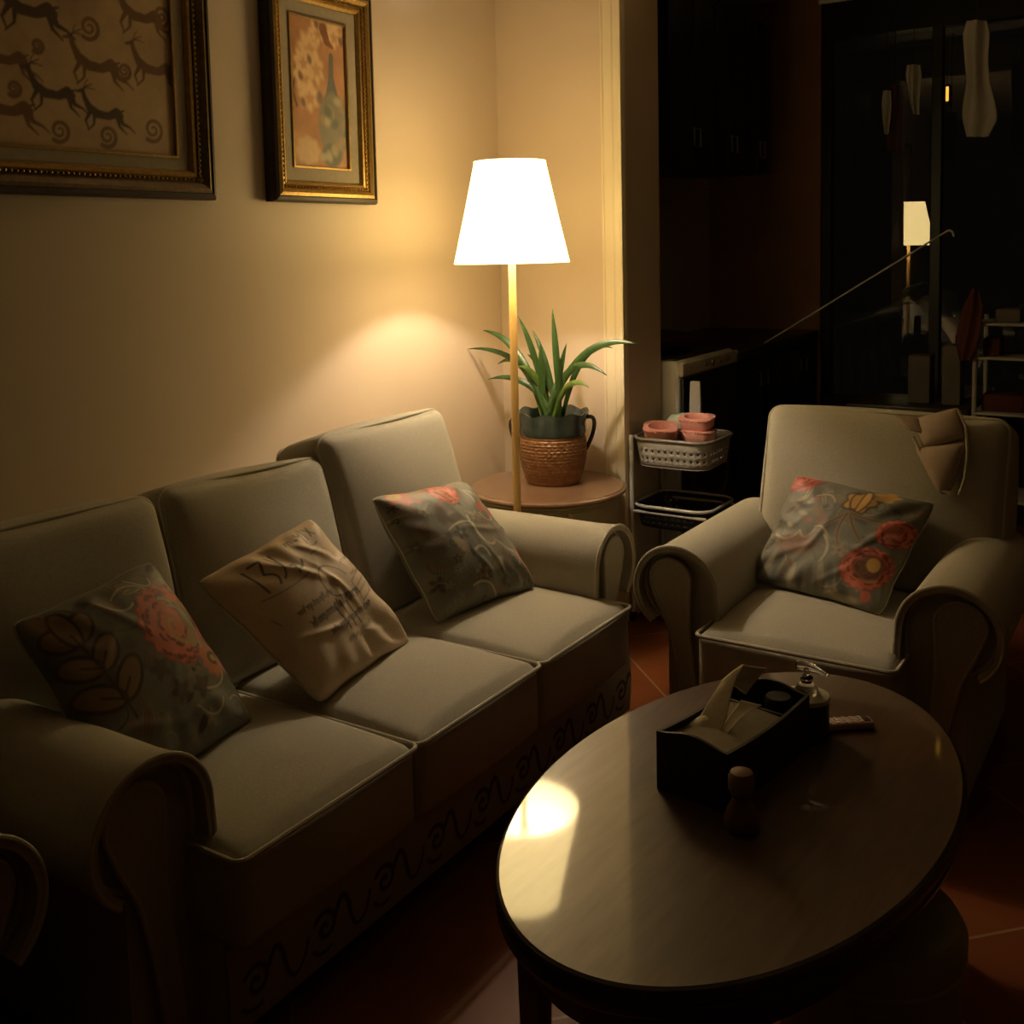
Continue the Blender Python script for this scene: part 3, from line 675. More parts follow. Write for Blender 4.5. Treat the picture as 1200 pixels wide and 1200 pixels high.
# ================================================================== PICTURES
def frame_sweep(w, h, prof):
    """mitred frame in local y(width), z(height), x(depth towards room); prof = (inset, depth) list"""
    g = G(); vs = []
    for (i, d) in prof:
        for sy, sz in ((-1, -1), (1, -1), (1, 1), (-1, 1)): vs.append((d, sy * (w / 2 - i), sz * (h / 2 - i)))
    fs = [(k * 4 + a, k * 4 + (a + 1) % 4, (k + 1) * 4 + (a + 1) % 4, (k + 1) * 4 + a) for k in range(len(prof) - 1) for a in range(4)]
    return g.add(vs, fs)
def picture(label, y0, y1, z0, z1, fw, lw, res, art, base, face='bronze'):
    w, h = y1 - y0, z1 - z0
    root = thing('framed_picture', label, 'picture', (XW + .003, (y0 + y1) / 2, (z0 + z1) / 2), 0)
    # dark outer moulding, rising from the wall then sloping to the picture
    frame_sweep(w, h, [(0, 0), (0, .030), (.006, .042), (.016, .046), (.022, .040), (.022, .0)]).build('frame', 'darkwood', root, angle=20)
    frame_sweep(w, h, [(.020, .0), (.020, .042), (.030, .046), (.040, .040), (fw * .62, .030), (fw * .66, .034), (fw * .72, .034), (fw * .75, .026), (fw * .75, 0)]).build('frame_face', face, root, angle=20)
    frame_sweep(w, h, [(fw * .74, .0), (fw * .74, .028), (fw * .80, .032), (fw * .9, .030), (fw, .020), (fw, 0)]).build('gilt_edge', 'gilt', root, angle=20)
    b = G()
    for y, z, n, ax in ((0, -1, int(w / .016), 0), (0, 1, int(w / .016), 0), (-1, 0, int(h / .016), 1), (1, 0, int(h / .016), 1)):
        for i in range(n):
            t = (i + .5) / n - .5
            p = (.036, t * (w - .06), z * (h / 2 - fw * .69)) if ax == 0 else (.036, y * (w / 2 - fw * .69), t * (h - .06))
            b.ball(p, .0042, 6, 4)
    b.build('beading', 'gilt', root)
    frame_sweep(w, h, [(fw - .004, .0), (fw - .004, .016), (fw + .003, .018), (fw + lw - .008, .014), (fw + lw - .006, .018), (fw + lw, .018), (fw + lw, 0)]).build('liner', 'liner', root, angle=20)
    frame_sweep(w, h, [(fw + lw - .007, .0), (fw + lw - .007, .0195), (fw + lw - .001, .0195), (fw + lw - .001, 0)]).build('inner_fillet', 'gilt', root, angle=20)
    cw, ch = w - 2 * (fw + lw) + .006, h - 2 * (fw + lw) + .006
    nu, nv = int(cw / res), int(ch / res)
    g = G().grid(lambda u, v: (.010, -cw / 2 + u * cw, -ch / 2 + v * ch), nu, nv)
    o = g.build('canvas', 'paint', root, weld=False)
    V = np.array(g.v); P = Paint(V[:, 1] + (y0 + y1) / 2, V[:, 2] + (z0 + z1) / 2, base); art(P); P.to(o.data)
    return root
def yz(zx, zy):      # point on the picture wall
    p = onx(zx / 2.6667, zy / 2.6667, XW + .015); return (p[1], p[2])
def deer(P, c, s, col, flip=1, leg=0):
    T = lambda x, y: (c[0] + flip * s * x, c[1] + s * y)
    st = lambda pts, w: P.stroke([T(*p) for p in pts], [k * s for k in w], col, soft=.002)
    st([(-.30, .16), (-.12, .04), (.12, .02), (.30, .10), (.40, .05)], [.07, .085, .075, .10, .06])          # body
    st([(-.30, .14), (-.40, .34), (-.43, .46)], [.075, .05, .04])                                               # neck
    st([(-.43, .46), (-.56, .43)], [.042, .02])                                                                 # head
    st([(-.42, .49), (-.34, .55), (-.22, .60)], [.016, .014, .008]); st([(-.38, .52), (-.28, .52), (-.16, .50)], [.014, .012, .006]); st([(-.40, .50), (-.36, .62), (-.30, .68)], [.012, .010, .005])
    st([(-.28, .08), (-.40, -.10 + leg), (-.34, -.26)], [.05, .024, .014]); st([(-.20, .04), (-.22, -.16), (-.36, -.28 + leg)], [.045, .022, .012])
    st([(.34, .08), (.44, -.10), (.60, -.16), (.72, -.26)], [.075, .04, .022, .012]); st([(.32, .04), (.36, -.16), (.52, -.30)], [.06, .03, .012])
    st([(.38, .12), (.48, .16)], [.03, .012])
def art_deer(P):
    fade_mottle(P, 21, .05)
    for k in range(30):
        q = np.random.default_rng(300 + k); P.ell((q.uniform(.9, 2.1), q.uniform(1.75, 2.5)), q.uniform(.05, .16), q.uniform(.03, .1), lin(*((176, 148, 112) if k % 2 else (138, 108, 78))), q.uniform(0, 3), soft=.6, op=.35)
    dk, br, gd = lin(74, 54, 34), lin(112, 80, 48), lin(120, 88, 54)
    k = .160
    deer(P, yz(440, 60), k, br); deer(P, yz(300, 215), k, br); deer(P, yz(480, 225), k * .95, br)
    deer(P, yz(20, 350), k, br, 1); deer(P, yz(-190, 250), k, br); deer(P, yz(-330, 100), k, dk, -1); deer(P, yz(10, 190), k * .9, br)
    deer(P, yz(90, 40), k * 1.1, dk); deer(P, yz(165, 300), k * .9, dk); deer(P, yz(325, 365), k * .85, dk); deer(P, yz(-150, 390), k, dk)
    for (x, y, r) in ((480, 405, .034), (280, 85, .032), (505, 50, .030), (338, 425, .030), (188, 408, .030), (390, 222, .022), (118, 142, .018), (45, 275, .020), (-60, 120, .03), (-80, 330, .03)):
        P.stroke(spiral(yz(x, y), r, 1.7, 2.2, -1, rmin=.15), np.linspace(.003, .0062, 41), gd, soft=.002)
def art_vase(P):
    fade_mottle(P, 22, .06)
    Z = yz
    for k in range(26):
        q = np.random.default_rng(400 + k); P.ell(Z(q.uniform(910, 1085), q.uniform(40, 500)), q.uniform(.015, .05), q.uniform(.01, .05), lin(*((190, 136, 94), (164, 112, 76), (200, 152, 112))[k % 3]), q.uniform(0, 3), soft=.5, op=.5)
    dk = lin(110, 78, 56)
    P.stroke([Z(905, 260), Z(935, 170), Z(985, 95), Z(1000, 75)], [.003, .005, .006, .003], dk)
    P.stroke([Z(930, 330), Z(915, 280), Z(925, 230)], .004, dk)
    for (x, y, rx, ry) in ((965, 150, .042, .05), (990, 100, .03, .035), (950, 240, .040, .055), (985, 210, .035, .05), (965, 300, .040, .045), (1040, 110, .03, .04), (1058, 90, .024, .03), (945, 190, .03, .04)):
        P.ell(Z(x, y), rx, ry, lin(222, 186, 140), .4, lobes=7, amp=.15, soft=.25); P.ell(Z(x + 5, y + 8), rx * .5, ry * .4, lin(188, 134, 92), .4, lobes=5, amp=.2, soft=.4, op=.7)
    for (x, y) in ((968, 185), (940, 235), (990, 75), (1065, 130), (950, 320)): P.ell(Z(x, y), .010, .016, dk, .3, soft=.4, op=.8)
    P.stroke([Z(1010, 90), Z(1022, 130), Z(1040, 150)], [.018, .014, .004], lin(132, 88, 58))
    bl = lin(134, 128, 110)
    P.stroke([Z(1035, 175), Z(1035, 240), Z(1038, 290), Z(1040, 330)], [.010, .012, .026, .05], lin(106, 104, 98))
    P.ell(Z(1045, 395), .072, .11, bl, 0, soft=.08); P.ell(Z(1040, 485), .05, .04, lin(110, 108, 96), 0, soft=.15)
    for k in range(16):
        q = np.random.default_rng(500 + k); P.ell(Z(q.uniform(1000, 1085), q.uniform(300, 500)), .02, .014, lin(*((186, 172, 138), (92, 92, 84), (168, 140, 104))[k % 3]), q.uniform(0, 3), soft=.4, op=.7)
    P.ell(Z(965, 470), .055, .045, lin(204, 170, 128), 0, lobes=8, amp=.06, soft=.15)
pic1 = picture('large framed painting of leaping deer and spirals above the near end of the sofa', 1.02, 2.155, 1.655, 2.42, .082, .040, .0034, art_deer, lin(186, 156, 118))
pic2 = picture('small gilt framed still life of vase and flowers, right of the deer painting', 2.385, 2.878, 1.658, 2.365, .070, .048, .0030, art_vase, lin(182, 132, 92), 'gilt')

# ================================================================== FLOOR LAMP
LX, LY = -1.977, 3.06
lamp = thing('floor_lamp', 'tall floor lamp with pale wooden pole and glowing white cone shade behind the sofa arm', 'lamp', (LX, LY, 0))
G().lathe([(0, 0), (.13, 0), (.135, .006), (.13, .016), (.05, .024), (.018, .034), (0, .034)], 40).build('base', 'pole', lamp)
G().lathe([(0, .02), (.0135, .02), (.0135, 1.245), (.0132, 1.248), (.0132, 1.251), (.0130, 1.254), (.0125, 1.44), (.009, 1.45), (.009, 1.52), (0, 1.52)], 20).build('pole', 'pole', lamp)
b0, b1, r0, r1 = 1.447, 1.790, .196, .121
sh = G().lathe([(r0, b0), (r0 + .001, b0 + .004), (r1 + (r0 - r1) * .5, (b0 + b1) / 2), (r1, b1), (r1 - .003, b1), (r1 + (r0 - r1) * .5 - .003, (b0 + b1) / 2), (r0 - .003, b0 + .002), (r0, b0)], 64).build('lamp_shade', 'shade', lamp, angle=60)
for rr, z in ((r0 + .0005, b0 + .001), (r1 + .0005, b1 - .001)):
    G().tube([(rr * math.cos(a), rr * math.sin(a), z) for a in np.linspace(0, 2 * PI, 64, endpoint=False)], .0018, 6, closed=True).build('shade_hem', 'shade', sh)
sp = G()
for k in range(3):
    a = 2 * PI * k / 3 + .4; sp.tube([(0.012 * math.cos(a), .012 * math.sin(a), 1.512), (r1 * .95 * math.cos(a), r1 * .95 * math.sin(a), b1 - .004)], .0018, 6)
sp.tube([(.012 * math.cos(a), .012 * math.sin(a), 1.512) for a in np.linspace(0, 2 * PI, 16, endpoint=False)], .002, 6, closed=True)
sp.build('shade_carrier', 'brass', lamp)
G().lathe([(0, 1.515), (.014, 1.515), (.016, 1.53), (.016, 1.545), (0, 1.545)], 20).build('bulb_socket', 'white', lamp)
ld = bpy.data.lights.new('lamp_light', 'POINT'); ld.energy = 18; ld.color = (1, .85, .69); ld.shadow_soft_size = .022
lo = bpy.data.objects.new('lamp_light', ld); COL.objects.link(lo); lo.parent = lamp; lo.location = (0, 0, 1.585)

# ================================================================== SIDE TABLE AND PLANT
SX, SY, SZ = -2.055, 3.395, .60
st = thing('side_table', 'round brown-topped side table with painted drum base in the corner behind the lamp', 'side table', (SX, SY, 0))
G().lathe([(0, .572), (.275, .572), (.285, .576), (.297, .582), (.300, .588), (.298, .594), (.288, .597), (.286, .600), (0, .600)], 72).build('tabletop', 'sidewood', st, angle=30)
G().lathe([(0, .40), (.262, .40), (.268, .405), (.268, .56), (.274, .566), (.274, .573), (0, .573)], 72).build('apron', 'sidepaint', st)
a0 = math.atan2(-.28, .30)
dr = G()
def arcpanel(r, a, b, z0, z1, t):
    n = 16; vs = []
    for k in range(n + 1):
        x = a + (b - a) * k / n
        for rr, z in ((r, z0), (r, z1), (r + t, z1), (r + t, z0)): vs.append((rr * math.cos(x), rr * math.sin(x), z))
    fs = [(4 * k + i, 4 * k + (i + 1) % 4, 4 * k + 4 + (i + 1) % 4, 4 * k + 4 + i) for k in range(n) for i in range(4)] + [(0, 1, 2, 3), (4 * n + 3, 4 * n + 2, 4 * n + 1, 4 * n)]
    return vs, fs
dw = G().add(*arcpanel(.266, a0 - .55, a0 + .55, .425, .553, .008)).build('drawer', 'sidepaint', st)
kx, ky = math.cos(a0), math.sin(a0)
G().ball((.286 * kx, .286 * ky, .545), .011, 14, 8).tube([(.272 * kx, .272 * ky, .545), (.286 * kx, .286 * ky, .545)], .005, 8).build('knob', 'brass', dw)
for k in range(4):
    a = a0 + PI / 4 + k * PI / 2; c, s = math.cos(a), math.sin(a)
    G().tube([(.235 * c, .235 * s, .41), (.245 * c, .245 * s, .30), (.225 * c, .225 * s, .15), (.215 * c, .215 * s, .05), (.235 * c, .235 * s, 0)], [.026, .024, .018, .015, .018], 14).build('leg', 'sidepaint', st)
G().lathe([(0, .14), (.20, .14), (.205, .15), (.20, .16), (0, .16)], 48).build('shelf', 'sidewood', st)

PTX, PTY = -2.062, 3.452
plant = thing('potted_plant', 'strap-leaved green plant in a brown woven pot with blue-green rim on the side table', 'plant', (PTX, PTY, SZ))
prof = [(0, 0), (.098, 0), (.102, .006)]
for i in range(1, 40):
    t = i / 40; r = .100 + .037 * math.sin(PI * (.08 + .62 * t)) - .008
    prof.append((r + .0016 * math.sin(i * 2.4), .006 + t * .19))
prof += [(.126, .198), (0, .198)]
def weave(a, i): return .0
pot = G().lathe(prof, 96)
pot.v = [(x * (1 + .018 * math.sin(math.atan2(y, x) * 34 + (3.14 if int(z * 110) % 2 else 0)) * (0.02 < z < .175)), y * (1 + .018 * math.sin(math.atan2(y, x) * 34 + (3.14 if int(z * 110) % 2 else 0)) * (0.02 < z < .175)), z) for x, y, z in pot.v]
pot = pot.build('pot', 'potclay', plant)
w_ = lambda a, i: (.006 * math.sin(9 * a) if i in (3, 4, 5) else 0)
G().lathe([(.126, .188), (.131, .20), (.129, .235), (.140, .268), (.141, .274), (.134, .272), (.120, .235), (.118, .225), (.0, .222)], 96, wob=w_).build('glazed_rim', 'potglaze', pot)
G().lathe([(.121, .226), (.06, .232), (0, .236)], 32).build('soil', 'soil', plant)
vx = np.array([.865, .50])   # across the view
for sgn in (-1, 1):
    p = lambda r, z: (sgn * vx[0] * r, sgn * vx[1] * r, z)
    G().tube(curve(p(.124, .245), p(.185, .275), p(.158, .175), 12, p3=p(.126, .125)), .008, 10).build('handle', 'pothandle', pot)
def leaf(root, tip, w, rise, m='leaf', bend=.0):
    r0_, t0 = np.array(root), np.array(tip)
    mid = (r0_ + t0) / 2 + np.array([0, 0, rise]); mid[:2] = r0_[:2] + (t0[:2] - r0_[:2]) * (.35 + bend)
    pts = curve(tuple(r0_), tuple(mid), tuple(t0), 16); vs = []; fs = []
    for i, p in enumerate(pts):
        t = i / 16; a = np.array(pts[max(i - 1, 0)]); b = np.array(pts[min(i + 1, 16)]); d = b - a; d /= np.linalg.norm(d)
        side = np.cross(d, np.array([.5, -.86, .25])); side /= max(np.linalg.norm(side), 1e-6); up = np.cross(side, d)
        ww = w * (.35 + .65 * math.sin(PI * min(t * 1.25 + .1, 1) * .5)) * (1 - max(0, (t - .55) / .45) ** 1.8) + .0006
        p = np.array(p)
        vs += [p - side * ww + up * ww * .35, p, p + side * ww + up * ww * .35]
    for i in range(16):
        for k in range(2): fs.append((i * 3 + k, i * 3 + k + 1, i * 3 + k + 4, i * 3 + k + 3))
    o = G().add(vs, fs).build('leaf', m, plant, angle=80)
    s = o.modifiers.new('thickness', 'SOLIDIFY'); s.thickness = .0016
LEAVES = [((647, 361), 3.44, .013, .02, 0), ((607, 370), 3.40, .012, .06, 0), ((566, 387), 3.42, .013, .16, 0), ((548, 409), 3.45, .011, .17, 0), ((583, 427), 3.50, .012, .20, 1),
          ((571, 445), 3.40, .012, .14, 0), ((664, 402), 3.46, .011, .04, 0), ((749, 404), 3.44, .014, .22, 0), ((718, 408), 3.50, .013, .20, 0), ((711, 440), 3.40, .013, .22, 0), ((690, 454), 3.36, .011, .14, 1),
          ((624, 387), 3.48, .011, .06, 0), ((633, 400), 3.42, .013, .03, 0), ((655, 415), 3.40, .012, .02, 0), ((606, 430), 3.34, .012, .12, 1), ((665, 440), 3.50, .011, .10, 0), ((618, 415), 3.46, .012, .08, 0), ((640, 420), 3.50, .013, .0, 0)]
for k, (px, y, w, rise, pale) in enumerate(LEAVES):
    tip = ony(*px, y) - np.array([PTX, PTY, SZ]); a = k * 2.4; rr = .03
    leaf((rr * math.cos(a) * 1.2, rr * math.sin(a), .225), tip, w, rise, 'leafpale' if pale else 'leaf')

# ================================================================== STORAGE TROLLEY
TX, TY = -1.702, 3.862
cart = thing('storage_trolley', 'white three-tier storage trolley with perforated baskets beside the door jamb', 'trolley', (TX, TY, 0))
CW, CD = .325, .30
def perf_basket(z0, z1, rows=2, taper=.90):
    rr = rrect(1, 1, .22, 8); per = [(x * CW, y * CD) for x, y in rr]
    seglen = [math.dist(per[i], per[(i + 1) % len(per)]) for i in range(len(per))]; tot = sum(seglen)
    def at(s):
        s = (s % 1) * tot; i = 0
        while s > seglen[i] and i < len(per) - 1: s -= seglen[i]; i += 1
        f = s / seglen[i]; a, b = per[i], per[(i + 1) % len(per)]
        return a[0] + (b[0] - a[0]) * f, a[1] + (b[1] - a[1]) * f
    def P3(s, t):
        x, y = at(s); k = taper + (1 - taper) * t; return (x * k, y * k, z0 + (z1 - z0) * t)
    g = G(); n = 40; bands = [0, .14, .42, .70, 1.0] if rows == 2 else [0, .5, 1]
    for i in range(n):
        s0, s1 = i / n, (i + 1) / n
        for k in range(len(bands) - 1):
            t0, t1 = bands[k], bands[k + 1]
            if k in (1, 2):
                cs, ct = (s0 + s1) / 2, (t0 + t1) / 2; rs, rt = (s1 - s0) * .17, (t1 - t0) * .17
                sq = [(s0, t0), (cs, t0), (s1, t0), (s1, ct), (s1, t1), (cs, t1), (s0, t1), (s0, ct)]
                oc = [(cs + rs * math.cos(math.radians(225 + 45 * q)) * 1.0, ct + rt * math.sin(math.radians(225 + 45 * q))) for q in range(8)]
                vs = [P3(*p) for p in sq] + [P3(*p) for p in oc]
                g.add(vs, [(q, (q + 1) % 8, 8 + (q + 1) % 8, 8 + q) for q in range(8)])
            else:
                g.add([P3(s0, t0), P3(s1, t0), P3(s1, t1), P3(s0, t1)], [(0, 1, 2, 3)])
    bt = [(x * taper, y * taper, z0) for x, y in per]
    g.add(bt, [tuple(range(len(bt)))])
    return g, per
for z1, h, mm in ((.742, .108, 'cartplastic'), (.475, .085, 'black'), (.215, .10, 'cartplastic')):  # middle tier: shade put into the colour as black
    g, per = perf_basket(z1 - h, z1)
    o = g.build('basket', mm, cart, angle=50)
    s = o.modifiers.new('thickness', 'SOLIDIFY'); s.thickness = .003
    G().tube([(x * 1.01, y * 1.01, z1) for x, y in per], .0065, 8, closed=True).build('rim', 'cartrim' if z1 > .7 else 'cartmetal', o)
for sx in (-1, 1):
    for sy in (-1, 1):
        x, y = sx * CW * .49, sy * CD * .475
        G().tube([(x, y, .04), (x, y, .74 if sx < 0 else .20), (x * .99, y * .99, .752 if sx < 0 else .215)], .0095, 12).build('post', 'cartmetal', cart)
        G().tube([(x - .008, y, .02), (x + .008, y, .02)], .02, 16).build('caster', 'black', cart)
for y in (-1, 1): G().tube([(-CW * .475, y * CD * .475, .45), (CW * .475, y * CD * .475, .45)], .006, 8).build('cross_bar', 'cartmetal', cart)

def pink_basket(label, loc, rz, w=.132, d=.10, h=.054, tilt=0):
    root = thing('pink_basket', label, 'basket', loc, rz, 'pink baskets in the trolley'); root.rotation_euler = (tilt, 0, rz)
    rings = []
    g = G(); n = 44
    def ring(k, z, pw=3.2):
        return [(abs(math.cos(a)) ** (2 / pw) * math.copysign(1, math.cos(a)) * w / 2 * k, abs(math.sin(a)) ** (2 / pw) * math.copysign(1, math.sin(a)) * d / 2 * k, z) for a in np.linspace(0, 2 * PI, n, endpoint=False)]
    def hole(k, z): return [(w / 2 * k * math.cos(a), d / 2 * k * math.sin(a), z) for a in np.linspace(0, 2 * PI, n, endpoint=False)]
    R_ = [ring(.01, 0), ring(.88, 0), ring(.93, .004), ring(1, h * .9), ring(.98, h), hole(.74, h + .003), hole(.70, h), hole(.62, .014)]
    vs = [p for r in R_ for p in r]; fs = [(i * n + k, i * n + (k + 1) % n, (i + 1) * n + (k + 1) % n, (i + 1) * n + k) for i in range(len(R_) - 1) for k in range(n)]
    body = g.add(vs, fs).build('body', 'pink', root, angle=35)
    G().add(hole(.63, .0145), [tuple(range(n))]).build('floor_pad', 'pinkin', root)
    b = G()
    for (x, y, z) in ring(1.0, h * .93)[::1]: b.ball((x, y, z), .0042, 6, 4)
    b.build('bead_edge', 'pink', root)
zb = .742 - .108 + .003
pink_basket('pink plastic basket with beaded rim at the left front of the trolley top', (TX - .062, TY - .075, zb + .099), .35, tilt=.30)
pink_basket('lower pink plastic basket of the stacked pair at the right of the trolley top', (TX + .060, TY + .0, zb + .0865), -.15, .14, .11, .045)
pink_basket('upper pink plastic basket of the stacked pair at the right of the trolley top', (TX + .058, TY + .004, zb + .141), -.05, .135, .105, .042, tilt=.16)
tw = cushion(.225, .235, .084, .02, .0, .004, 16, sag=lambda x, y: .002 * math.sin(7 * x + 3 * y)).build('folded_towel', 'black')  # black stands in for the shade behind the basket holes
tw.location = (TX, TY, zb + .0425); tag(tw, 'folded towel, coloured black as shade inside the trolley top basket under the pink baskets', 'towel')
cl = cushion(.15, .085, .072, .02, .008, .006, 16, sag=lambda x, y: .006 * math.sin(5 * x) * math.cos(4 * y) + .006 * x).build('pale_cloth', 'palecloth')
cl.location = (TX - .03, TY + .095, zb + .130); tag(cl, 'pale green folded cloth behind the pink baskets on the trolley', 'cloth')

# ================================================================== COFFEE TABLE
CX, CY, CZ, CA, CB = -.690, 1.841, .475, .618, .368
TR_ = math.radians(-3.5)
ct = thing('coffee_table', 'glossy oval brown coffee table in front of the sofa', 'coffee table', (CX, CY, 0), TR_); ct.scale = (1, 1, CZ / .45)
def ell_lathe(prof, seg=120):
    """prof: (inset from rim, z)"""
    vs = []; fs = []
    for ins, z in prof:
        for k in range(seg):
            a = 2 * PI * k / seg; vs.append((max(CB - ins, .0005) * math.cos(a), max(CA - ins, .0005) * math.sin(a), z))
    for i in range(len(prof) - 1):
        for k in range(seg): fs.append((i * seg + k, i * seg + (k + 1) % seg, (i + 1) * seg + (k + 1) % seg, (i + 1) * seg + k))
    return G().add(vs, fs)
ell_lathe([(CB, .438), (.018, .438), (.014, .447), (.010, .4495), (.009, .450), (.02, .450), (.05, .450), (.2, .450), (CB, .450)]).build('tabletop', 'table', ct, angle=30)
ell_lathe([(.03, .400), (.010, .402), (.002, .410), (.0, .418), (.004, .424), (.0, .430), (.0, .440), (.004, .447), (.0095, .4495), (.016, .440), (.03, .43), (.03, .40)]).build('edge_moulding', 'tableedge', ct, angle=30)
ell_lathe([(CB, .335), (.055, .335), (.048, .342), (.048, .404), (CB, .404)]).build('apron', 'tableedge', ct, angle=30)
for ang in (57, 123, 237, 303):
    a = math.radians(ang); x, y = (CB - .055) * math.cos(a), (CA - .075) * math.sin(a)
    lg = G(); lg.box((x, y, .175), (.046, .046, .35), .006, 2)
    lg.v = [(x + (p[0] - x) * (.72 + .28 * p[2] / .35), y + (p[1] - y) * (.72 + .28 * p[2] / .35), p[2]) for p in lg.v]
    lg.build('leg', 'tableleg', ct)

def tissue_box():
    A, B, Cc = onz(775, 922, CZ), onz(853, 955, CZ), onz(945, 880, CZ)
    v = (Cc - B)[:2]; L = .325; ang = math.atan2(v[1], v[0]) - PI / 2
    w = .152; hgt = .118
    c = B[:2] + np.array([-math.sin(ang), math.cos(ang)]) * L / 2 - np.array([math.cos(ang), math.sin(ang)]) * w / 2
    root = thing('tissue_box', 'dark woven tissue box with compartments in the middle of the coffee table', 'tissue box', (c[0], c[1], CZ + .0005), ang)
    t = .007
    def top(x, y):  # wavy upper edge
        return hgt + .006 * math.cos(x / w * 2 * PI) - .010 * math.sin((y / L + .5) * PI)
    def wall(p0, p1, nrm):
        n = 24; g = G(); vs = []; fs = []
        for i in range(n + 1):
            f = i / n; x = p0[0] + (p1[0] - p0[0]) * f; y = p0[1] + (p1[1] - p0[1]) * f; z = top(x, y)
            vs += [(x, y, 0), (x, y, z), (x + nrm[0] * t, y + nrm[1] * t, z), (x + nrm[0] * t, y + nrm[1] * t, 0)]
        for i in range(n):
            for k in range(4): fs.append((4 * i + k, 4 * i + (k + 1) % 4, 4 * i + 4 + (k + 1) % 4, 4 * i + 4 + k))
        fs += [(0, 1, 2, 3), (4 * n + 3, 4 * n + 2, 4 * n + 1, 4 * n)]
        return vs, fs
    g = G()
    hw, hl = w / 2, L / 2
    for p0, p1, nn in (((-hw, -hl), (hw, -hl), (0, 1)), ((-hw, hl), (hw, hl), (0, -1)), ((-hw, -hl), (-hw, hl), (1, 0)), ((hw, -hl), (hw, hl), (-1, 0))): g.add(*wall(p0, p1, nn))
    g.span((-hw + t, -hl + t, 0), (hw - t, hl - t, .008), 0)
    g.span((-hw + t, .058, .0), (hw - t, .065, .105), .001)
    body = g.build('box_body', 'boxout', root, angle=30)
    G().grid(lambda u, v: (-hw + t + u * (w - 2 * t), -hl + t + v * (.058 + hl - t), .100 + .004 * math.sin(PI * u) - .010 * math.sin(PI * v) * 1.0), 10, 14).build('lid_lining', 'boxin', root)
    # tissues: one sheet standing up, one folded over
    def sheet(P, name, m='tissue'):
        o = G().grid(P, 16, 16).build(name, m, root, angle=179)
        s = o.modifiers.new('thickness', 'SOLIDIFY'); s.thickness = .0012
    def bil(a, b, c_, d, warp):
        a, b, c_, d = map(np.array, (a, b, c_, d))
        return lambda u, v: tuple((1 - u) * (1 - v) * a + u * (1 - v) * b + u * v * c_ + (1 - u) * v * d + np.array(warp(u, v)))
    inv = (Matrix.Translation(root.location) @ Matrix.Rotation(ang, 4, 'Z')).inverted()
    at = lambda px, py, y: tuple(inv @ Vector(ony(px, py, y)))
    sheet(bil(at(812, 852, 1.86), at(838, 868, 1.84), at(872, 778, 1.93), at(846, 797, 1.92), lambda u, v: (.005 * math.sin(PI * v * 2) * u, 0, .003 * math.sin(PI * u) * v)), 'tissue_sheet')
    sheet(bil(at(850, 797, 1.92), at(869, 779, 1.93), at(898, 783, 1.95), at(874, 814, 1.93), lambda u, v: (0, .006 * math.sin(PI * u), .003 * math.sin(PI * u))), 'tissue_sheet')
    sheet(bil(at(834, 868, 1.84), at(850, 862, 1.845), at(893, 826, 1.90), at(868, 820, 1.90), lambda u, v: (.006 * math.sin(PI * u), 0, .010 * math.sin(PI * v) * u)), 'tissue_sheet')
    sheet(bil(at(800, 853, 1.84), at(832, 868, 1.835), at(852, 838, 1.90), at(832, 830, 1.90), lambda u, v: (0, 0, .010 * math.sin(PI * u) * math.sin(PI * v))), 'tissue_sheet')
    return root, ang
tb, TBA = tissue_box()
def in_box(x, y, z):
    return tuple(tb.matrix_basis @ Vector((x, y, z)))
bpy.context.view_layer.update()
def remote(name, label, loc, rz, size, m, tiltx=0, buttons=True, bm_='button'):
    root = thing(name, label, 'remote control', loc, rz); root.rotation_euler = (tiltx, 0, rz)
    w, l, h = size
    G().box((0, 0, h / 2), (w, l, h), h * .35, 3).build('body', m, root)
    if buttons:
        for i in range(3):
            for j in range(5):
                G().lathe([(0, 0), (w * .10, 0), (w * .10, .0015), (0, .002)], 12, ((i - 1) * w * .27, (j - 2.2) * l * .15, h)).build('button', bm_, root)
        G().box((0, l * .38, h + .0005), (w * .6, l * .12, .002), .0008).build('display', 'black', root)
p = onz(991, 853, CZ); q = onz(1023, 848, CZ)
remote('remote_control', 'small pale pink remote control lying beside the tissue box on the table', (p[0], p[1], CZ + .0005), math.radians(-52), (.036, .115, .017), 'remotew')
remote('black_remote_control', 'black remote control standing in the rear compartment of the tissue box', in_box(-.036, .118, .0092), TBA, (.046, .016, .128), 'black', 0, False)
o = G().lathe([(0, 0), (.026, 0), (.028, .004), (.028, .100), (.024, .106), (0, .108)], 28).build('black_jar', 'black'); o.location = in_box(.032, .115, .0086)
tag(o, 'black lidded jar inside the rear compartment of the tissue box', 'jar')

kx_, ky_ = onz(932, 885, CZ)[:2]
KX, KY = (onz(932, 878, CZ) + (0, .072, 0))[:2]
CK = .018
can = thing('pump_dispenser', 'dark canister with pale round lid and clear pump behind the tissue box', 'dispenser', (KX, KY, CZ + .0005))
G().lathe([(0, 0), (.044, 0), (.046, .003), (.046, .096), (0, .096)], 40).build('canister', 'black', can)
for o_ in can.children:
    for v_ in o_.data.vertices: v_.co.z *= (.096 - CK) / .096
G().lathe([(.0, .096), (.046, .096), (.0475, .100), (.046, .106), (.030, .109), (0, .110)], 40).build('lid', 'white', can)
G().lathe([(0, .108), (.022, .108), (.024, .114), (.020, .124), (.012, .134), (.014, .142), (.010, .146), (0, .148)], 28).build('pump_collar', 'clear', can)
G().tube([(0, 0, .146), (0, 0, .162)], .006, 10).tube(curve((-.02, 0, .164), (.01, 0, .170), (.045, -.01, .158), 8), [.010, .012, .012, .011, .010, .009, .007, .006, .005], 10).build('pump_head', 'clear', can)
for o_ in list(can.children)[1:]: o_.location.z = -CK

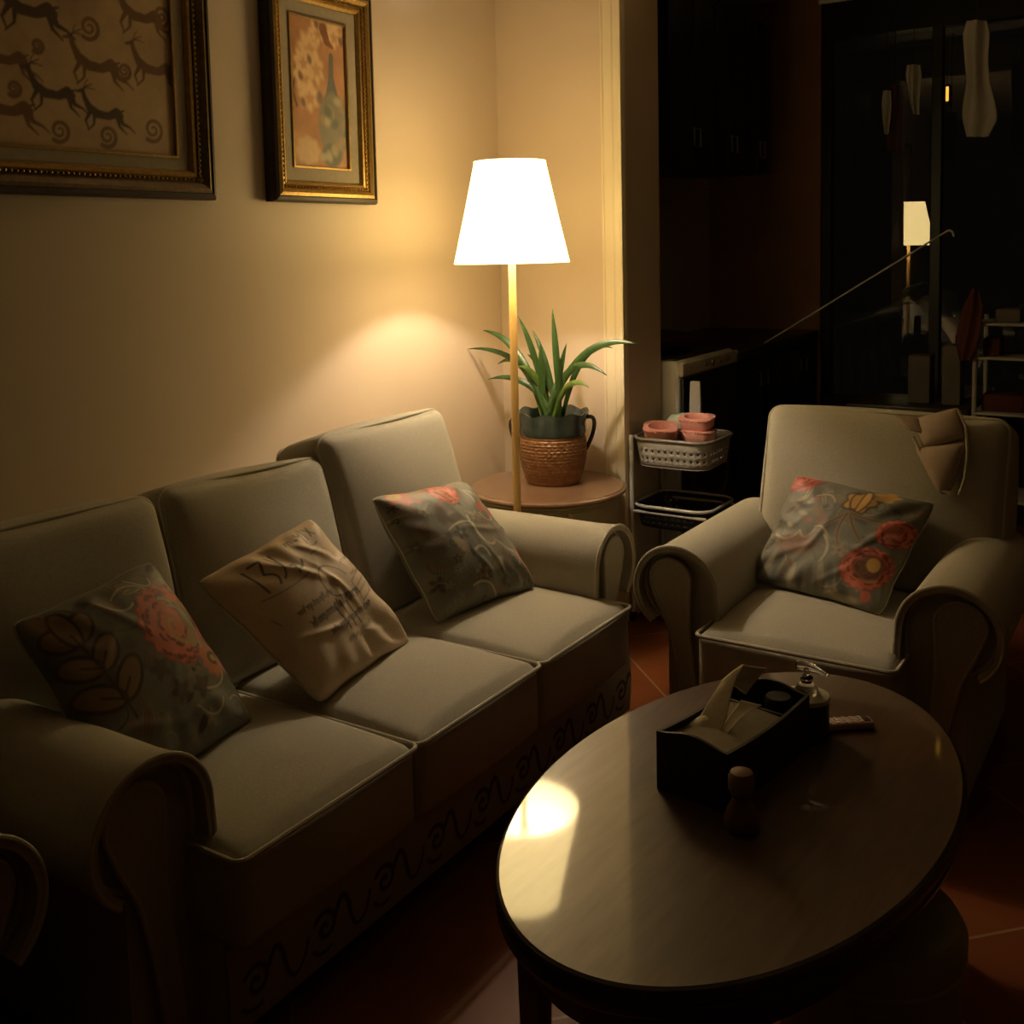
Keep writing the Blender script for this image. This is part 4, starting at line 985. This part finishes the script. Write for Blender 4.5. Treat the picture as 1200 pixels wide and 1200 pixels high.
orn = thing('peg_doll', 'small terracotta wooden peg figure standing by the front corner of the tissue box', 'figurine', (*onz(869, 970, CZ)[:2], CZ + .0005)); orn.scale = (1.40, 1.40, 1.10)
G().lathe([(0, 0), (.020, 0), (.0225, .004), (.0225, .014), (.018, .032), (.012, .046), (.0105, .052), (0, .052)], 32).build('skirt', 'ornament', orn)
G().lathe([(0, .050), (.010, .050), (.0125, .054), (.011, .058), (0, .058)], 28).build('waist', 'tableedge', orn)
G().lathe([(0, .056), (.013, .057), (.0165, .064), (.0165, .084), (.0135, .093), (.006, .097), (0, .0975)], 32).build('head', 'ornpale', orn)

# stool tucked under the far side of the table
sto = thing('upholstered_stool', 'round beige upholstered stool tucked under the right side of the coffee table', 'stool', (-.46, 1.84, 0)); sto.scale = (.97, .97, 1.13)
G().lathe([(0, .03), (.150, .03), (.158, .04), (.160, .20), (.158, .225), (0, .225)], 48).build('body', 'stool', sto)
G().lathe([(0, .222), (.158, .222), (.166, .232), (.168, .262), (.155, .282), (.08, .292), (0, .295)], 48).build('seat_pad', 'stool', sto)
G().tube([(.163 * math.cos(a), .163 * math.sin(a), .226) for a in np.linspace(0, 2 * PI, 48, endpoint=False)], .005, 8, closed=True).build('piping', 'piping', sto)
for k in range(4):
    a = PI / 4 + k * PI / 2; G().lathe([(0, 0), (.014, 0), (.018, .034), (0, .034)], 16, (.115 * math.cos(a), .115 * math.sin(a), 0)).build('foot', 'darkwood', sto)

# ================================================================== BALCONY KITCHENETTE (dark, beyond the opening)
yend = 5.93
wt = G().span((XW + .01, 4.705, .945), (-1.785, yend, 1.000), .010, 3).build('worktop', 'darkwood'); move(wt, (-2.1, 5.3, .945))
tag(wt, 'long dark worktop running along the balcony wall beyond the white washing machine', 'worktop')
wm = thing('washing_machine', 'white washing machine with black door front just beyond the door jamb', 'washing machine', (-2.1, 4.375, 0))
G().span((-.32, -.32, .02), (.292, .315, 1.010), .018, 3).build('casing', 'white', wm)
G().span((.292, -.30, .06), (.308, .313, .938), .006).build('front_panel', 'blackdoor', wm)
dd = G().add([( .308 + x, .0 + .20 * math.cos(a) * k, .52 + .20 * math.sin(a) * k) for k, x in ((1.1, 0), (1.05, .014), (.85, .018), (.8, .004)) for a in np.linspace(0, 2 * PI, 40, endpoint=False)], [(i * 40 + q, i * 40 + (q + 1) % 40, (i + 1) * 40 + (q + 1) % 40, (i + 1) * 40 + q) for i in range(3) for q in range(40)] + [tuple(range(120, 160))]).build('porthole_door', 'black', wm)
cp = G().span((.290, -.318, .945), (.312, .313, 1.004), .008, 3).build('control_panel', 'white', wm)
for k, y in enumerate((-.08, .0, .08, .17)): G().tube([(.311, y, .978), (.320, y, .978)], .012 if k == 1 else .008, 14).build('button', 'steel', cp)
G().span((-.30, -.29, 1.0105), (.27, .30, 1.016), .002).build('dust_cover', 'darkwood', wm)
units = [(4.705, 5.33), (5.335, yend)]
where = ['next to the washing machine', 'farthest from the room']
for k, (y0, y1) in enumerate(units):
    r = thing('base_cabinet', 'black base cabinet under the dark worktop, ' + where[k], 'cabinet', (-2.1, (y0 + y1) / 2, 0), 0, 'black base cabinets')
    cy = (y0 + y1) / 2; L_ = y1 - y0
    G().span((-.33, -L_ / 2 + .002, .0), (.285, L_ / 2, .943), .003).build('carcass', 'blackdoor', r)
    for s in (-1, 1):
        d = G().span((.287, s * L_ / 4 - L_ / 4 + .006, .10), (.305, s * L_ / 4 + L_ / 4 - .006, .93), .003).build('door', 'blackdoor', r)
        yy = s * .05
        G().tube([(.307, yy, .80), (.322, yy, .80), (.322, yy, .87), (.307, yy, .87)], .0045, 8).build('handle', 'steel', d)
for k, (y0, y1) in enumerate([(4.30, 4.83), (4.835, 5.22), (5.225, 5.62)]):
    r = thing('wall_cabinet', 'black wall cabinet above the worktop, ' + ['nearest the room', 'second from the room', 'farthest from the room'][k], 'cabinet', (-2.2, (y0 + y1) / 2, 1.86), 0, 'black wall cabinets')
    L_ = y1 - y0
    G().span((-.24, -L_ / 2, 0), (.23, L_ / 2, .78), .003).build('carcass', 'blackdoor', r)
    for s in (-1, 1):
        d = G().span((.232, s * L_ / 4 - L_ / 4 + .004, .005), (.25, s * L_ / 4 + L_ / 4 - .004, .775), .003).build('door', 'blackdoor', r)
        G().tube([(.252, s * .035, .08), (.268, s * .035, .08), (.268, s * .035, .16), (.252, s * .035, .16)], .005, 8).build('handle', 'steel', d)
pz = ony(814, 447, TY + .118)
bt = G().box((0, 0, 0), (.062, .030, pz[2] - zb), .006, 2)
hb = pz[2] - zb
bt.v = [(x * (1 - .30 * (z / hb + .5)), y * (1 - .5 * (z / hb + .5)), z + hb / 2) for x, y, z in bt.v]
bt = bt.build('paper_sachet', 'greycloth'); bt.location = (pz[0], TY + .128, zb)
tag(bt, 'pale upright packet standing at the back of the trolley top basket', 'packet')
tr = cushion(.30, .34, .05, .02, .01, .0, 10, sag=lambda x, y: .012 * math.sin(4 * x) * math.cos(3 * y)).build('dark_cloth', 'darkcloth'); tr.location = (-2.05, 4.40, 1.064); tag(tr, 'crumpled dark cloth lying on top of the washing machine', 'cloth')

# leaning clothes prop
a_, b_ = ony(896, 402, 5.05), ony(1108, 272, 5.05)
prop = thing('clothes_pole', 'thin pale clothes pole slanting across the dark balcony window', 'pole', tuple(a_))
G().tube([(0, 0, 0), tuple((b_ - a_) * .5), tuple(b_ - a_)], [.004, .0045, .004], 10).build('shaft', 'cartmetal', prop)
G().tube(curve(tuple(b_ - a_), tuple(b_ - a_ + np.array([.03, 0, .02])), tuple(b_ - a_ + np.array([.035, 0, -.02])), 8), .005, 8).build('hook', 'cartmetal', prop)

# rail with washing
rail_y = 5.30
rp = ony(998, 3, rail_y)
rail = thing('hanging_rail', 'thin metal clothes rail under the balcony ceiling', 'rail', (-.6, rail_y, 2.66))
G().tube([(-1.0, 0, 0), (1.6, 0, 0)], .011, 12).build('bar', 'cartmetal', rail)
for x in (-.85, .2, 1.4): G().tube([(x, 0, 0), (x, 0, ZC - 2.66)], .005, 8).build('bracket', 'cartmetal', rail)
def garment_sheet(name, label, cat, outline_px, y, m, hang_z, fold=.02, group='washing on the balcony rail'):
    """cloth hanging from the rail: outline given as left/right pixel pairs from top to bottom"""
    top = ony(*[(outline_px[0][0] + outline_px[0][1]) / 2, outline_px[0][2]], y)
    root = thing(name, label, cat, (top[0], y, top[2]), 0, group)
    rows = [(ony(l, v, y), ony(r, v, y)) for l, r, v in outline_px]; n = len(rows)
    def fn(side):
        def f(u, v):
            k = v * (n - 1); i = min(int(k), n - 2); t = k - i
            a = rows[i][0] * (1 - t) + rows[i + 1][0] * t; b = rows[i][1] * (1 - t) + rows[i + 1][1] * t
            p = a + (b - a) * u - np.array([top[0], y, top[2]])
            d = fold * math.sin(u * 9 + v * 2) * .4 + side * fold * (math.sin(PI * u)) * (.4 + .6 * v)
            return (p[0], p[1] + d, p[2])
        return f
    g = G().grid(fn(1), 20, 20); g.grid(fn(-1), 20, 20)
    g.build('cloth', m, root, angle=179)
    if hang_z: G().tube([(0, 0, -.005), (0, 0, .02), (0, 0, hang_z - top[2] - .012)], .0025, 6).tube(curve((0, 0, hang_z - top[2] - .012), (.02, 0, hang_z - top[2] + .03), (-.01, 0, hang_z - top[2] + .012), 8), .0025, 6).build('hanger', 'black', root)
    return root
garment_sheet('hanging_shirt', 'long white shirt hanging at the right of the balcony rail', 'shirt', [(1133, 1156, 24), (1128, 1160, 40), (1130, 1158, 70), (1132, 1160, 95), (1127, 1168, 125), (1127, 1170, 140), (1132, 1160, 160)], 5.28, 'shirt', 2.66, .03)
garment_sheet('hanging_towel', 'small grey cloth looped over the balcony rail near the lamp reflection', 'towel', [(1063, 1078, 76), (1061, 1080, 88), (1064, 1079, 105), (1066, 1078, 120), (1070, 1078, 134)], 5.30, 'greycloth', 2.66)
garment_sheet('hanging_sock', 'narrow pale sock hanging left of the small grey cloth', 'sock', [(1035, 1044, 106), (1033, 1045, 120), (1034, 1044, 140), (1036, 1042, 157)], 5.30, 'greycloth', 2.66, .012)
garment_sheet('hanging_garment', 'dark maroon garment hanging just behind the narrow pale sock', 'garment', [(1042, 1056, 100), (1040, 1058, 125), (1038, 1056, 150), (1038, 1055, 178)], 5.33, 'darkcloth', 2.66)
garment_sheet('hanging_scarf', 'dark red cloth hanging from the corner post of the white rack', 'cloth', [(1139, 1146, 338), (1128, 1152, 360), (1122, 1150, 385), (1120, 1146, 405), (1124, 1138, 422)], 5.165, 'redcloth', None, group=None)
# a tiny amber pilot light
pl = thing('pilot_light', 'tiny glowing amber light high on the dark window mullion', 'light', tuple(ony(1110, 110, YF - .036)))
me_ = mat('amber light', (.8, .4, .05, 1), .4); nb = me_.node_tree.nodes['Principled BSDF']; nb.inputs['Emission Color'].default_value = (1, .5, .06, 1); nb.inputs['Emission Strength'].default_value = 1.2
G().box((0, 0, 0), (.014, .008, .075), .003).build('lens', me_, pl)
G().box((0, .006, 0), (.026, .010, .10), .003).build('housing', 'black', pl)

# rack with boxes on the balcony
RY = 5.20
rk = thing('shelf_rack', 'white open shelf rack at the right of the dark balcony', 'rack', (-.60, RY + .15, 0))
for x in (-.25, .25):
    for y in (-.15, .15): G().tube([(x, y, 0), (x, y, 1.13)], .011, 10).build('post', 'rackpaint', rk)
for z in (.30, .70, .955, 1.11):
    G().span((-.26, -.16, z - .012), (.26, .16, z), .003).build('shelf', 'rackpaint', rk)
def crate(name, label, cat, px, y, z0, d, m, group=None):
    l, r, t = px; a = ony(l, t, y); b = ony(r, t, y)
    o = G().box((0, 0, (a[2] - z0) / 2), (b[0] - a[0], d, a[2] - z0), .008, 2).build(name, m)
    o.location = ((a[0] + b[0]) / 2, y + d / 2, z0); tag(o, label, cat, group); return o
bench = thing('low_bench', 'low dark bench against the balcony window behind the armchair', 'bench', (-1.10, 5.45, 0))
G().span((-.34, -.22, .67), (.22, .22, .70), .004).build('bench_top', 'darkwood', bench)
for x in (-.30, .18):
    for y in (-.18, .18): G().span((x - .02, y - .02, 0), (x + .02, y + .02, .672), .003).build('leg', 'darkwood', bench)
crate('grey_carton', 'short grey carton standing on the low bench below the lamp reflection', 'box', (1064, 1090, 416), 5.36, .7005, .12, 'carton')
crate('pale_carton', 'taller carton on the low bench right of the short grey carton', 'box', (1104, 1126, 405), 5.36, .7005, .12, 'carton')
crate('red_bag', 'dark red folded cloth on the second shelf of the white rack', 'cloth', (1152, 1172, 396), 5.24, .9555, .14, 'redcloth')
crate('storage_box', 'grey storage box on the top shelf of the white rack', 'box', (1166, 1196, 362), 5.24, 1.1105, .18, 'carton')
crate('red_box', 'flat red box on the lower shelf of the white rack', 'box', (1150, 1200, 462), 5.24, .7005, .16, 'redcloth')

# ================================================================== light, view
wd = bpy.data.worlds.new('night'); SC.world = wd; wd.use_nodes = True
wd.node_tree.nodes['Background'].inputs[0].default_value = (.9, .75, .55, 1); wd.node_tree.nodes['Background'].inputs[1].default_value = .0015
SC.view_settings.view_transform = 'Standard'; SC.view_settings.look = 'None'
SC.view_settings.gamma = 1; SC.view_settings.use_curve_mapping = False
SC.view_settings.exposure = 0.0
SC.cycles.use_denoising = True
SC.cycles.max_bounces = 8
SC.cycles.sample_clamp_indirect = 4
SC.cycles.caustics_reflective = False; SC.cycles.caustics_refractive = False
